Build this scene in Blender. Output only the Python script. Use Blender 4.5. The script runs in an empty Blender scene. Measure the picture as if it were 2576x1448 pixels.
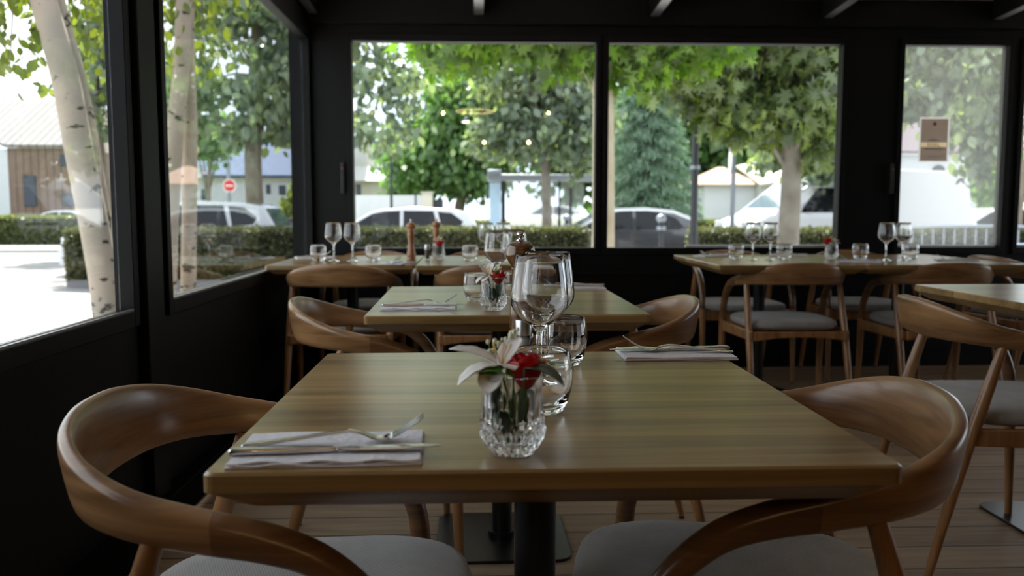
import bpy, math, random
import numpy as np
from mathutils import Vector, Matrix

scene = bpy.context.scene
col = scene.collection
# ---------------------------------------------------------------- camera
F_PX = 2150.0; PITCH = math.atan(197 / F_PX); YAW = math.radians(2.3); EYE = 1.018
cd = bpy.data.cameras.new('camera'); cam = bpy.data.objects.new('camera', cd); col.objects.link(cam)
cd.sensor_width = 36.0; cd.lens = 36.0 * F_PX / 2576.0
cam.location = (0, 0, EYE); cam.rotation_euler = (math.pi / 2 - PITCH, 0, -YAW)
cd.clip_start = 0.02; cd.clip_end = 400
cd.dof.use_dof = True; cd.dof.focus_distance = 1.5; cd.dof.aperture_fstop = 4.8
scene.camera = cam
# ---------------------------------------------------------------- sky, sun, exposure
SUN_EL, SUN_AZ = math.radians(55), math.radians(-6)      # sun beyond the street, a little to the left
wd = bpy.data.worlds.new('sky'); scene.world = wd; wd.use_nodes = True
nt = wd.node_tree; nt.nodes.clear()
wo = nt.nodes.new('ShaderNodeOutputWorld'); bg = nt.nodes.new('ShaderNodeBackground')
tc = nt.nodes.new('ShaderNodeTexCoord'); nz = nt.nodes.new('ShaderNodeTexNoise'); nz.inputs['Scale'].default_value = 2.2
nz.inputs['Detail'].default_value = 5
cr = nt.nodes.new('ShaderNodeValToRGB'); cr.color_ramp.elements[0].color = (.70, .82, 1, 1); cr.color_ramp.elements[1].color = (1, 1, 1, 1)
cr.color_ramp.elements[0].position = .35; cr.color_ramp.elements[1].position = .62
nt.links.new(tc.outputs['Generated'], nz.inputs['Vector']); nt.links.new(nz.outputs['Fac'], cr.inputs['Fac'])
nt.links.new(cr.outputs['Color'], bg.inputs['Color']); bg.inputs['Strength'].default_value = 1.25
nt.links.new(bg.outputs[0], wo.inputs[0])
sd = bpy.data.lights.new('sun', 'SUN'); sd.energy = 9.0; sd.angle = math.radians(1.2); sd.color = (1, .95, .86)
so = bpy.data.objects.new('sun', sd); col.objects.link(so)
sdir = Vector((math.sin(SUN_AZ) * math.cos(SUN_EL), math.cos(SUN_AZ) * math.cos(SUN_EL), math.sin(SUN_EL)))
so.rotation_euler = sdir.to_track_quat('Z', 'Y').to_euler(); so.location = (0, 0, 12)
vs = scene.view_settings; scene.display_settings.display_device = 'sRGB'
vs.view_transform = 'Standard'; vs.look = 'None'; vs.gamma = 1; vs.use_curve_mapping = False; vs.exposure = 1.15
cy = scene.cycles
cy.use_denoising = True
try: cy.denoiser = 'OPENIMAGEDENOISE'
except Exception: pass
cy.max_bounces = 12; cy.diffuse_bounces = 4; cy.glossy_bounces = 5; cy.transmission_bounces = 12; cy.transparent_max_bounces = 16
cy.sample_clamp_indirect = 6; cy.caustics_reflective = False; cy.caustics_refractive = True; cy.blur_glossy = 0.6
cy.use_adaptive_sampling = True; cy.adaptive_threshold = 0.02

def at(px, py, Y):
    "point of the place seen at a pixel of the photograph, on the plane y = Y"
    cyw, syw, ct, st = math.cos(YAW), math.sin(YAW), math.cos(PITCH), math.sin(PITCH)
    f = Vector((syw * ct, cyw * ct, -st)); r = Vector((cyw, -syw, 0)); u = r.cross(f)
    d = f + r * ((px - 1288) / F_PX) + u * ((724 - py) / F_PX)
    return Vector((0, 0, EYE)) + d * (Y / d.y)

# ---------------------------------------------------------------- materials
def newmat(name):
    m = bpy.data.materials.new(name); m.use_nodes = True
    return m, m.node_tree, m.node_tree.nodes['Principled BSDF']
def pm(name, c, rough=.5, metal=0, spec=.5, coat=0, emis=None, es=1, bump=0, bscale=30, vary=0, vscale=3):
    m, t, b = newmat(name)
    b.inputs['Base Color'].default_value = (*c, 1); b.inputs['Roughness'].default_value = rough
    b.inputs['Metallic'].default_value = metal; b.inputs['Specular IOR Level'].default_value = spec
    b.inputs['Coat Weight'].default_value = coat
    if emis: b.inputs['Emission Color'].default_value = (*emis, 1); b.inputs['Emission Strength'].default_value = es
    if bump or vary:
        tc = t.nodes.new('ShaderNodeTexCoord')
    if vary:
        n = t.nodes.new('ShaderNodeTexNoise'); n.inputs['Scale'].default_value = vscale; n.inputs['Detail'].default_value = 4
        t.links.new(tc.outputs['Object'], n.inputs['Vector'])
        mx = t.nodes.new('ShaderNodeMix'); mx.data_type = 'RGBA'
        mx.inputs[6].default_value = (*[x * (1 - vary) for x in c], 1); mx.inputs[7].default_value = (*[min(1, x * (1 + vary)) for x in c], 1)
        t.links.new(n.outputs['Fac'], mx.inputs[0]); t.links.new(mx.outputs[2], b.inputs['Base Color'])
    if bump:
        n = t.nodes.new('ShaderNodeTexNoise'); n.inputs['Scale'].default_value = bscale; n.inputs['Detail'].default_value = 3
        t.links.new(tc.outputs['Object'], n.inputs['Vector'])
        bp = t.nodes.new('ShaderNodeBump'); bp.inputs['Strength'].default_value = bump; bp.inputs['Distance'].default_value = .01
        t.links.new(n.outputs['Fac'], bp.inputs['Height']); t.links.new(bp.outputs[0], b.inputs['Normal'])
    return m
def mathn(t, op, a, b=None):
    n = t.nodes.new('ShaderNodeMath'); n.operation = op
    for i, v in enumerate((a, b)):
        if v is None: continue
        if isinstance(v, (int, float)): n.inputs[i].default_value = v
        else: t.links.new(v, n.inputs[i])
    return n.outputs[0]
def wood(name, dark, light, scl, rough=.35, coat=.3, bump=.15, axis_streak=(2, 40, 40), planks=None, joint=None):
    m, t, b = newmat(name)
    tc = t.nodes.new('ShaderNodeTexCoord'); mp = t.nodes.new('ShaderNodeMapping'); mp.inputs['Scale'].default_value = axis_streak
    oi = t.nodes.new('ShaderNodeObjectInfo')
    ad = t.nodes.new('ShaderNodeVectorMath'); ad.operation = 'ADD'
    sc = t.nodes.new('ShaderNodeVectorMath'); sc.operation = 'SCALE'; sc.inputs['Scale'].default_value = 3.0
    cb = t.nodes.new('ShaderNodeCombineXYZ')
    for k in range(3): t.links.new(oi.outputs['Random'], cb.inputs[k])
    t.links.new(cb.outputs[0], sc.inputs[0]); t.links.new(tc.outputs['Object'], ad.inputs[0]); t.links.new(sc.outputs[0], ad.inputs[1])
    vec = ad.outputs[0]
    sep = t.nodes.new('ShaderNodeSeparateXYZ'); t.links.new(tc.outputs['Object'], sep.inputs[0])
    pr = None
    if planks:
        fl = mathn(t, 'FLOOR', mathn(t, 'MULTIPLY', mathn(t, 'ADD', sep.outputs[1], 5.013), 1 / planks))
        wn = t.nodes.new('ShaderNodeTexWhiteNoise'); wn.noise_dimensions = '1D'; t.links.new(fl, wn.inputs['W']); pr = wn.outputs['Value']
        c2 = t.nodes.new('ShaderNodeCombineXYZ'); t.links.new(mathn(t, 'MULTIPLY', pr, 9.0), c2.inputs[0])
        a2 = t.nodes.new('ShaderNodeVectorMath'); a2.operation = 'ADD'; t.links.new(vec, a2.inputs[0]); t.links.new(c2.outputs[0], a2.inputs[1]); vec = a2.outputs[0]
    t.links.new(vec, mp.inputs['Vector'])
    n1 = t.nodes.new('ShaderNodeTexNoise'); n1.inputs['Scale'].default_value = scl; n1.inputs['Detail'].default_value = 6; n1.inputs['Distortion'].default_value = .6
    t.links.new(mp.outputs[0], n1.inputs['Vector'])
    mp2 = t.nodes.new('ShaderNodeMapping'); mp2.inputs['Scale'].default_value = tuple(x * 6 if x > 5 else x * 2.5 for x in axis_streak)
    t.links.new(vec, mp2.inputs['Vector'])
    n2 = t.nodes.new('ShaderNodeTexNoise'); n2.inputs['Scale'].default_value = scl; n2.inputs['Detail'].default_value = 3
    t.links.new(mp2.outputs[0], n2.inputs['Vector'])
    f = mathn(t, 'ADD', mathn(t, 'MULTIPLY', n1.outputs['Fac'], .75), mathn(t, 'MULTIPLY', n2.outputs['Fac'], .25))
    if pr is not None: f = mathn(t, 'ADD', f, mathn(t, 'MULTIPLY', mathn(t, 'SUBTRACT', pr, .5), .22))
    r = t.nodes.new('ShaderNodeValToRGB'); r.color_ramp.elements[0].position = .33; r.color_ramp.elements[1].position = .68
    r.color_ramp.elements[0].color = (*dark, 1); r.color_ramp.elements[1].color = (*light, 1)
    t.links.new(f, r.inputs['Fac']); out = r.outputs['Color']
    if joint is not None:
        g = mathn(t, 'GREATER_THAN', sep.outputs[0], joint)
        mx = t.nodes.new('ShaderNodeMix'); mx.data_type = 'RGBA'; mx.blend_type = 'MULTIPLY'; mx.inputs[7].default_value = (.62, .56, .52, 1)
        t.links.new(g, mx.inputs[0]); t.links.new(out, mx.inputs[6]); out = mx.outputs[2]
    t.links.new(out, b.inputs['Base Color'])
    b.inputs['Roughness'].default_value = rough; b.inputs['Coat Weight'].default_value = coat; b.inputs['Coat Roughness'].default_value = .2
    bp = t.nodes.new('ShaderNodeBump'); bp.inputs['Strength'].default_value = bump; bp.inputs['Distance'].default_value = .002
    t.links.new(n2.outputs['Fac'], bp.inputs['Height']); t.links.new(bp.outputs[0], b.inputs['Normal'])
    return m
def leafmat(name, c1, c2, trans=.45, rough=.45, tcol=None):
    m, t, b = newmat(name)
    g = t.nodes.new('ShaderNodeNewGeometry')
    r = t.nodes.new('ShaderNodeValToRGB'); r.color_ramp.elements[0].color = (*c1, 1); r.color_ramp.elements[1].color = (*c2, 1)
    t.links.new(g.outputs['Random Per Island'], r.inputs['Fac']); t.links.new(r.outputs['Color'], b.inputs['Base Color'])
    b.inputs['Roughness'].default_value = rough
    tr = t.nodes.new('ShaderNodeBsdfTranslucent'); mx = t.nodes.new('ShaderNodeMixShader'); mx.inputs[0].default_value = trans
    m2 = t.nodes.new('ShaderNodeMix'); m2.data_type = 'RGBA'; m2.blend_type = 'MULTIPLY'; m2.inputs[0].default_value = 1
    t.links.new(r.outputs['Color'], m2.inputs[6]); m2.inputs[7].default_value = (*(tcol or (3.2, 3.0, .8)), 1)
    t.links.new(m2.outputs[2], tr.inputs['Color'])
    t.links.new(b.outputs[0], mx.inputs[1]); t.links.new(tr.outputs[0], mx.inputs[2])
    t.links.new(mx.outputs[0], t.nodes['Material Output'].inputs['Surface'])
    return m
def panemat(name, haze=0.0):
    m, t, b = newmat(name); t.nodes.remove(b)
    tr = t.nodes.new('ShaderNodeBsdfTransparent'); tr.inputs['Color'].default_value = (.93, .95, .95, 1)
    gl = t.nodes.new('ShaderNodeBsdfGlossy'); gl.inputs['Roughness'].default_value = 0.005
    fr = t.nodes.new('ShaderNodeFresnel'); ge = t.nodes.new('ShaderNodeNewGeometry')
    t.links.new(mathn(t, 'SUBTRACT', 1.5, mathn(t, 'MULTIPLY', ge.outputs['Backfacing'], 1.5 - 1 / 1.5)), fr.inputs['IOR'])
    mx = t.nodes.new('ShaderNodeMixShader')
    t.links.new(mathn(t, 'MULTIPLY', fr.outputs[0], 1.0), mx.inputs[0]); t.links.new(tr.outputs[0], mx.inputs[1]); t.links.new(gl.outputs[0], mx.inputs[2])
    out = mx.outputs[0]
    if haze:
        df = t.nodes.new('ShaderNodeBsdfTranslucent'); df.inputs['Color'].default_value = (.9, .93, .95, 1)
        m2 = t.nodes.new('ShaderNodeMixShader'); m2.inputs[0].default_value = haze
        t.links.new(out, m2.inputs[1]); t.links.new(df.outputs[0], m2.inputs[2]); out = m2.outputs[0]
    t.links.new(out, t.nodes['Material Output'].inputs['Surface'])
    return m
def papermat(name, c):
    m, t, b = newmat(name); b.inputs['Base Color'].default_value = (*c, 1); b.inputs['Roughness'].default_value = .7
    tr = t.nodes.new('ShaderNodeBsdfTranslucent'); tr.inputs['Color'].default_value = (*c, 1); mx = t.nodes.new('ShaderNodeMixShader'); mx.inputs[0].default_value = .6
    t.links.new(b.outputs[0], mx.inputs[1]); t.links.new(tr.outputs[0], mx.inputs[2]); t.links.new(mx.outputs[0], t.nodes['Material Output'].inputs['Surface'])
    return m
def glassmat(name, ior=1.5, rough=0.0):
    m, t, b = newmat(name); t.nodes.remove(b)
    g = t.nodes.new('ShaderNodeBsdfGlass'); g.inputs['IOR'].default_value = ior; g.inputs['Roughness'].default_value = rough
    t.links.new(g.outputs[0], t.nodes['Material Output'].inputs['Surface'])
    return m
def stripemat(name, c1, c2, axis, pitch, width, rough=.7, bump=.4, noise=.25, coords='Object', vstretch=(1, 12, 12)):
    "boards or ribs with dark joints every pitch along one axis"
    m, t, b = newmat(name)
    tc = t.nodes.new('ShaderNodeTexCoord'); sep = t.nodes.new('ShaderNodeSeparateXYZ'); t.links.new(tc.outputs[coords], sep.inputs[0])
    v = mathn(t, 'MULTIPLY', mathn(t, 'ADD', sep.outputs[axis], 50.0), 1 / pitch)
    fr = mathn(t, 'FRACT', v); line = mathn(t, 'LESS_THAN', fr, width)
    wn = t.nodes.new('ShaderNodeTexWhiteNoise'); wn.noise_dimensions = '1D'; t.links.new(mathn(t, 'FLOOR', v), wn.inputs['W'])
    mp = t.nodes.new('ShaderNodeMapping'); mp.inputs['Scale'].default_value = vstretch; t.links.new(tc.outputs[coords], mp.inputs['Vector'])
    n = t.nodes.new('ShaderNodeTexNoise'); n.inputs['Scale'].default_value = 3; n.inputs['Detail'].default_value = 6; t.links.new(mp.outputs[0], n.inputs['Vector'])
    f = mathn(t, 'ADD', mathn(t, 'MULTIPLY', n.outputs['Fac'], 1 - noise), mathn(t, 'MULTIPLY', wn.outputs['Value'], noise))
    r = t.nodes.new('ShaderNodeValToRGB'); r.color_ramp.elements[0].color = (*c1, 1); r.color_ramp.elements[1].color = (*c2, 1)
    r.color_ramp.elements[0].position = .3; r.color_ramp.elements[1].position = .7; t.links.new(f, r.inputs['Fac'])
    mx = t.nodes.new('ShaderNodeMix'); mx.data_type = 'RGBA'; mx.inputs[7].default_value = (*[x * .12 for x in c1], 1)
    t.links.new(line, mx.inputs[0]); t.links.new(r.outputs['Color'], mx.inputs[6]); t.links.new(mx.outputs[2], b.inputs['Base Color'])
    b.inputs['Roughness'].default_value = rough
    bp = t.nodes.new('ShaderNodeBump'); bp.inputs['Strength'].default_value = bump; bp.inputs['Distance'].default_value = .01
    t.links.new(mathn(t, 'SUBTRACT', n.outputs['Fac'], mathn(t, 'MULTIPLY', line, 3.0)), bp.inputs['Height']); t.links.new(bp.outputs[0], b.inputs['Normal'])
    return m
def fabricmat(name, c):
    m, t, b = newmat(name)
    tc = t.nodes.new('ShaderNodeTexCoord'); sep = t.nodes.new('ShaderNodeSeparateXYZ'); t.links.new(tc.outputs['Object'], sep.inputs[0])
    fx = mathn(t, 'SINE', mathn(t, 'MULTIPLY', mathn(t, 'ADD', sep.outputs[0], mathn(t, 'MULTIPLY', sep.outputs[1], .35)), 1500.0))
    fy = mathn(t, 'SINE', mathn(t, 'MULTIPLY', sep.outputs[1], 1900.0))
    w = mathn(t, 'MULTIPLY', mathn(t, 'ADD', fx, mathn(t, 'MULTIPLY', fy, .6)), .5)
    n = t.nodes.new('ShaderNodeTexNoise'); n.inputs['Scale'].default_value = 9; n.inputs['Detail'].default_value = 3; t.links.new(tc.outputs['Object'], n.inputs['Vector'])
    f = mathn(t, 'ADD', mathn(t, 'MULTIPLY', w, .16), n.outputs['Fac'])
    r = t.nodes.new('ShaderNodeValToRGB'); r.color_ramp.elements[0].position = .15; r.color_ramp.elements[1].position = .85
    r.color_ramp.elements[0].color = (*[x * .62 for x in c], 1); r.color_ramp.elements[1].color = (*[x * 1.2 for x in c], 1)
    t.links.new(f, r.inputs['Fac']); t.links.new(r.outputs['Color'], b.inputs['Base Color'])
    b.inputs['Roughness'].default_value = .9; b.inputs['Sheen Weight'].default_value = .3
    bp = t.nodes.new('ShaderNodeBump'); bp.inputs['Strength'].default_value = .5; bp.inputs['Distance'].default_value = .0008
    t.links.new(w, bp.inputs['Height']); t.links.new(bp.outputs[0], b.inputs['Normal'])
    return m
def barkmat(name, base, marks, dark=(.03, .025, .02), lo=.62, scale=9, lowdark=None):
    m, t, b = newmat(name)
    tc = t.nodes.new('ShaderNodeTexCoord'); mp = t.nodes.new('ShaderNodeMapping'); mp.inputs['Scale'].default_value = (1, 1, 2.2)
    t.links.new(tc.outputs['Object'], mp.inputs['Vector'])
    n = t.nodes.new('ShaderNodeTexNoise'); n.inputs['Scale'].default_value = scale; n.inputs['Detail'].default_value = 5; t.links.new(mp.outputs[0], n.inputs['Vector'])
    n2 = t.nodes.new('ShaderNodeTexNoise'); n2.inputs['Scale'].default_value = 2.5; t.links.new(tc.outputs['Object'], n2.inputs['Vector'])
    r2 = t.nodes.new('ShaderNodeValToRGB'); r2.color_ramp.elements[0].color = (*base, 1); r2.color_ramp.elements[1].color = (*marks, 1)
    r2.color_ramp.elements[0].position = .4; r2.color_ramp.elements[1].position = .65; t.links.new(n2.outputs['Fac'], r2.inputs['Fac'])
    f = n.outputs['Fac']
    if lowdark is not None:                        # old rough bark low on the stem
        sep = t.nodes.new('ShaderNodeSeparateXYZ'); t.links.new(tc.outputs['Object'], sep.inputs[0])
        f = mathn(t, 'ADD', f, mathn(t, 'MAXIMUM', mathn(t, 'MULTIPLY', mathn(t, 'SUBTRACT', lowdark, sep.outputs[2]), .16), 0.0))
    r = t.nodes.new('ShaderNodeValToRGB'); r.color_ramp.elements[0].position = lo; r.color_ramp.elements[1].position = lo + .05
    r.color_ramp.elements[0].color = (0, 0, 0, 1); r.color_ramp.elements[1].color = (1, 1, 1, 1); t.links.new(f, r.inputs['Fac'])
    mx = t.nodes.new('ShaderNodeMix'); mx.data_type = 'RGBA'; t.links.new(r.outputs['Color'], mx.inputs[0])
    t.links.new(r2.outputs['Color'], mx.inputs[6]); mx.inputs[7].default_value = (*dark, 1); t.links.new(mx.outputs[2], b.inputs['Base Color'])
    b.inputs['Roughness'].default_value = .85
    bp = t.nodes.new('ShaderNodeBump'); bp.inputs['Strength'].default_value = .5; t.links.new(n.outputs['Fac'], bp.inputs['Height']); t.links.new(bp.outputs[0], b.inputs['Normal'])
    return m

M = dict(
 black=pm('anthracite_metal', (.0042, .0042, .0046), .5, 0, .16, vary=.15, vscale=2),
 blackgloss=pm('black_steel', (.012, .012, .013), .3, .2),
 matte=pm('matte_black', (.003, .003, .003), .95, 0, .05),
 strip=pm('aluminium_strip', (.35, .35, .36), .35, .8),
 rubber=pm('rubber', (.01, .01, .01), .6),
 rail=wood('bent_wood', (.145, .070, .027), (.40, .215, .092), 1.2, .3, .35, .08, (3, 3, 26), joint=-.05),
 leg=wood('leg_wood', (.18, .080, .028), (.42, .215, .088), 1.2, .35, .3, .1, (22, 22, 2.5)),
 top=wood('tabletop_wood', (.18, .105, .034), (.46, .30, .12), .9, .28, .42, .2, (1.6, 26, 26), planks=.118),
 fabric=fabricmat('grey_wool', (.29, .275, .262)),
 deck=stripemat('decking', (.18, .12, .07), (.34, .24, .155), 1, .158, .05, .6, .5),
 ceil=pm('beige_ceiling', (.82, .73, .66), .8), plaster=pm('warm_plaster', (.16, .11, .08), .8),
 pane=panemat('window_glass'), panehazy=panemat('dusty_window_glass', .11), sheltglass=panemat('shelter_glass', .14),
 glass=glassmat('clear_glass', 1.5), crystal=glassmat('cut_crystal', 1.54),
 steel=pm('polished_steel', (.72, .72, .73), .14, 1), brushed=pm('brushed_steel', (.55, .55, .56), .32, 1),
 linen=pm('white_napkin', (.74, .74, .80), .85, bump=.25, bscale=90),
 mill=wood('mill_wood', (.075, .03, .008), (.16, .07, .02), 1.2, .22, .7, .05, (12, 12, 5)),
 mill2=wood('light_mill_wood', (.20, .07, .016), (.36, .145, .038), 1.2, .28, .5, .05, (12, 12, 5)),
 salt=pm('salt', (.82, .82, .84), .9), pepper=pm('ground_pepper', (.12, .09, .06), .9),
 petal=pm('white_petal', (.82, .80, .78), .6, spec=.3), rose=pm('red_petal', (.55, .008, .008), .65, spec=.3),
 bud=pm('bud_white', (.80, .85, .62), .6), stem=pm('green_stem', (.07, .16, .03), .5), yellow=pm('stamen', (.8, .45, .05), .6),
 leafd=stripemat('dark_striped_leaf', (.018, .04, .022), (.03, .06, .03), 1, .008, .1, .35, .2),
 leafl=pm('light_leaf', (.13, .33, .04), .4, vary=.3, vscale=60), leafk=pm('deep_green_leaf', (.018, .06, .028), .4, vary=.3, vscale=40),
 bulb=pm('warm_bulb', (1, .8, .5), .5, emis=(1, .62, .25), es=90), ringl=pm('warm_ring', (1, .8, .5), .5, emis=(1, .66, .28), es=6),
 asphalt=pm('asphalt', (.27, .265, .26), .85, bump=.3, bscale=60, vary=.15, vscale=.8), paving=None,
 kerb=pm('kerb_stone', (.5, .49, .46), .8), paint=pm('road_paint', (.8, .8, .78), .7), grass=pm('lawn', (.09, .11, .04), .9, vary=.4, vscale=3),
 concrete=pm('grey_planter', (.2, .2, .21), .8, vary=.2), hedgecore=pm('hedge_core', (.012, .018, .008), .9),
 hedge=leafmat('hedge_leaves', (.05, .065, .032), (.17, .175, .095), .25, .5, (1.8, 1.8, .9)),
 hedge2=leafmat('far_hedge_leaves', (.06, .09, .04), (.14, .16, .08), .3),
 maple=leafmat('maple_leaves', (.03, .07, .012), (.12, .20, .03), .42, .4, (2.5, 2.9, .6)),
 plane=leafmat('plane_leaves', (.035, .06, .028), (.20, .26, .12), .28, .33, (2.8, 2.8, .6)),
 greyleaf=leafmat('silver_green_leaves', (.05, .08, .07), (.25, .31, .22), .28, .3, (2.2, 2.3, .8)),
 darkleaf=leafmat('dense_green_leaves', (.045, .10, .035), (.15, .25, .09), .3, .42, (2.0, 2.3, .8)),
 conifer=leafmat('blue_green_needles', (.10, .17, .12), (.20, .30, .21), .25, .55, (1.6, 1.8, 1.2)),
 birchleaf=leafmat('birch_leaves', (.05, .08, .015), (.13, .165, .04), .35, .38, (2.6, 2.5, .6)),
 birch=barkmat('birch_bark', (.40, .335, .275), (.28, .25, .21), lo=.635, scale=10, lowdark=1.5),
 birch2=barkmat('pale_bark', (.50, .44, .33), (.36, .30, .2), lo=.7, scale=6),
 bark=barkmat('grey_bark', (.16, .13, .10), (.24, .20, .15), lo=.7, scale=6),
 bark2=barkmat('plane_bark', (.15, .13, .105), (.23, .21, .18), lo=.75, scale=5),
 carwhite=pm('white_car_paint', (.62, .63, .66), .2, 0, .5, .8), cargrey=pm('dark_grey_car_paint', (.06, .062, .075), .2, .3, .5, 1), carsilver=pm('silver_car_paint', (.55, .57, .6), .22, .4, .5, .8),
 carglass=pm('tinted_car_glass', (.006, .008, .011), .06, 0, .3), screen=pm('windscreen_glass', (.16, .2, .25), .05, 0, .8, 1), tyre=pm('tyre', (.012, .012, .012), .8), rim=pm('alloy_rim', (.4, .4, .42), .3, .9),  # windscreen base colour lightened to stand for sky reflected in it
 tail=pm('tail_lamp', (.45, .01, .01), .2), head=pm('head_lamp', (.7, .72, .75), .1, .3),
 wwall=pm('white_render', (.60, .62, .66), .9, vary=.05), cream=pm('cream_render', (.66, .61, .52), .9), slate=pm('blue_slate', (.055, .095, .19), .8, vary=.1),
 tile=stripemat('clay_tiles', (.12, .095, .075), (.17, .135, .11), 2, .28, .12, .8, .4, coords='Object'), otile=pm('orange_tiles', (.36, .22, .155), .8, vary=.15),
 clad=stripemat('brown_cladding', (.17, .11, .085), (.25, .17, .13), 0, .42, .1, .7, .4, vstretch=(8, 1, 1)), ribroof=stripemat('pale_metal_roof', (.19, .18, .178), (.23, .22, .218), 0, .45, .12, .8, .4),
 darkwin=pm('dark_window', (.03, .04, .06), .1), brownroof=pm('brown_slates', (.19, .15, .17), .8, vary=.15), darkmetal=pm('dark_metal', (.035, .038, .045), .4, .3), greymetal=pm('grey_metal', (.2, .22, .25), .4, .4),
 galv=pm('galvanised_steel', (.26, .29, .34), .4, .6), signred=pm('sign_red', (.6, .02, .02), .5), signwhite=pm('sign_white', (.8, .8, .8), .5), advert=pm('blue_advert', (.45, .62, .85), .4, vary=.3, vscale=1.5),
 poster=papermat('brown_poster', (.29, .22, .18)), gold=papermat('gold_print', (.85, .66, .40)), paperwhite=papermat('white_margin', (.9, .88, .9)), printgrey=pm('grey_print', (.25, .23, .26), .6),
 purple=pm('purple_grey_plastic', (.16, .12, .15), .6),
)
def pavemat():
    m, t, b = newmat('pale_pavers')
    tc = t.nodes.new('ShaderNodeTexCoord'); br = t.nodes.new('ShaderNodeTexBrick'); br.inputs['Scale'].default_value = 2.5
    br.inputs['Color1'].default_value = (.52, .50, .47, 1); br.inputs['Color2'].default_value = (.44, .42, .40, 1); br.inputs['Mortar'].default_value = (.27, .26, .25, 1)
    br.inputs['Mortar Size'].default_value = .015
    t.links.new(tc.outputs['Object'], br.inputs['Vector']); t.links.new(br.outputs['Color'], b.inputs['Base Color']); b.inputs['Roughness'].default_value = .8
    return m
M['paving'] = pavemat()

# ---------------------------------------------------------------- mesh helpers
class MB:
    def __init__(s): s.v = []; s.f = []
    def add(s, V, F):
        n = len(s.v); s.v += [tuple(x) for x in V]; s.f += [[i + n for i in f] for f in F]; return s
    def box(s, x0, x1, y0, y1, z0, z1):
        V = [(x, y, z) for x in (x0, x1) for y in (y0, y1) for z in (z0, z1)]
        return s.add(V, [(0, 1, 3, 2), (4, 6, 7, 5), (0, 4, 5, 1), (2, 3, 7, 6), (0, 2, 6, 4), (1, 5, 7, 3)])
    def cyl(s, p, q, r0, r1=None, n=16):
        return s.tube([p, q], [r0, r0 if r1 is None else r1], n)
    def tube(s, pts, rad, n=12, cap=True):
        pts = [Vector(p) for p in pts]; V = []; F = []
        t = (pts[1] - pts[0]).normalized(); u = t.orthogonal().normalized()
        for i, p in enumerate(pts):
            tn = (pts[min(i + 1, len(pts) - 1)] - pts[max(i - 1, 0)]).normalized()
            u = (u - tn * u.dot(tn)).normalized(); w = tn.cross(u)
            for k in range(n):
                a = 2 * math.pi * k / n; V.append(p + (u * math.cos(a) + w * math.sin(a)) * rad[i])
        for i in range(len(pts) - 1):
            for k in range(n): F.append((i * n + k, i * n + (k + 1) % n, (i + 1) * n + (k + 1) % n, (i + 1) * n + k))
        if cap: F.append(list(range(n))[::-1]); F.append([(len(pts) - 1) * n + k for k in range(n)])
        return s.add(V, F)
    def lathe(s, prof, n=48, c=(0, 0, 0), mod=None):
        V = []; F = []; idx = []
        for (r, z) in prof:
            if r < 1e-6: idx.append([len(V)]); V.append((c[0], c[1], c[2] + z))
            else:
                row = []
                for k in range(n):
                    a = 2 * math.pi * k / n; rr = r * (mod(a, z, r) if mod else 1)
                    row.append(len(V)); V.append((c[0] + rr * math.cos(a), c[1] + rr * math.sin(a), c[2] + z))
                idx.append(row)
        for a, b in zip(idx[:-1], idx[1:]):
            for k in range(n):
                k2 = (k + 1) % n
                if len(a) == 1 and len(b) == 1: break
                if len(a) == 1: F.append((a[0], b[k2], b[k]))
                elif len(b) == 1: F.append((a[k], a[k2], b[0]))
                else: F.append((a[k], a[k2], b[k2], b[k]))
        return s.add(V, F)
    def prism(s, poly, z0, z1, axis='z'):
        n = len(poly)
        mk = {'z': lambda a, b, c: (a, b, c), 'y': lambda a, b, c: (a, c, b), 'x': lambda a, b, c: (c, a, b)}[axis]
        V = [mk(a, b, z0) for a, b in poly] + [mk(a, b, z1) for a, b in poly]
        F = [list(range(n))[::-1], list(range(n, 2 * n))] + [(i, (i + 1) % n, n + (i + 1) % n, n + i) for i in range(n)]
        return s.add(V, F)
    def slab(s, quad, th):
        "thick plate from 4 corner points"
        q = [Vector(p) for p in quad]; nrm = (q[1] - q[0]).cross(q[2] - q[0]).normalized() * th
        return s.add(q + [p - nrm for p in q], [(0, 1, 2, 3), (7, 6, 5, 4), (0, 4, 5, 1), (1, 5, 6, 2), (2, 6, 7, 3), (3, 7, 4, 0)])
    def ball(s, c, r, n=10, sz=1):
        prof = [(r * math.sin(math.pi * i / n), -r * sz * math.cos(math.pi * i / n)) for i in range(n + 1)]; prof[0] = (0, -r * sz); prof[-1] = (0, r * sz)
        return s.lathe(prof, n * 2, c)
    def build(s, name, mat, parent=None, smooth=False, bevel=0, sub=0, auto=None):
        me = bpy.data.meshes.new(name); me.from_pydata(s.v, [], s.f); me.update()
        import bmesh
        bm = bmesh.new(); bm.from_mesh(me); bmesh.ops.recalc_face_normals(bm, faces=bm.faces); bm.to_mesh(me); bm.free()
        if mat: me.materials.append(M[mat])
        o = bpy.data.objects.new(name, me); col.objects.link(o)
        if parent: o.parent = parent
        if bevel:
            b = o.modifiers.new('bevel', 'BEVEL'); b.width = bevel; b.segments = 3; b.limit_method = 'ANGLE'; b.angle_limit = math.radians(35)
        if sub:
            q = o.modifiers.new('sub', 'SUBSURF'); q.levels = sub; q.render_levels = sub
        if smooth or bevel:
            me.polygons.foreach_set('use_smooth', [True] * len(me.polygons))
            if auto: me.set_sharp_from_angle(angle=math.radians(auto))
        if bevel and not auto and not smooth: me.set_sharp_from_angle(angle=math.radians(30))
        return o
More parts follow.
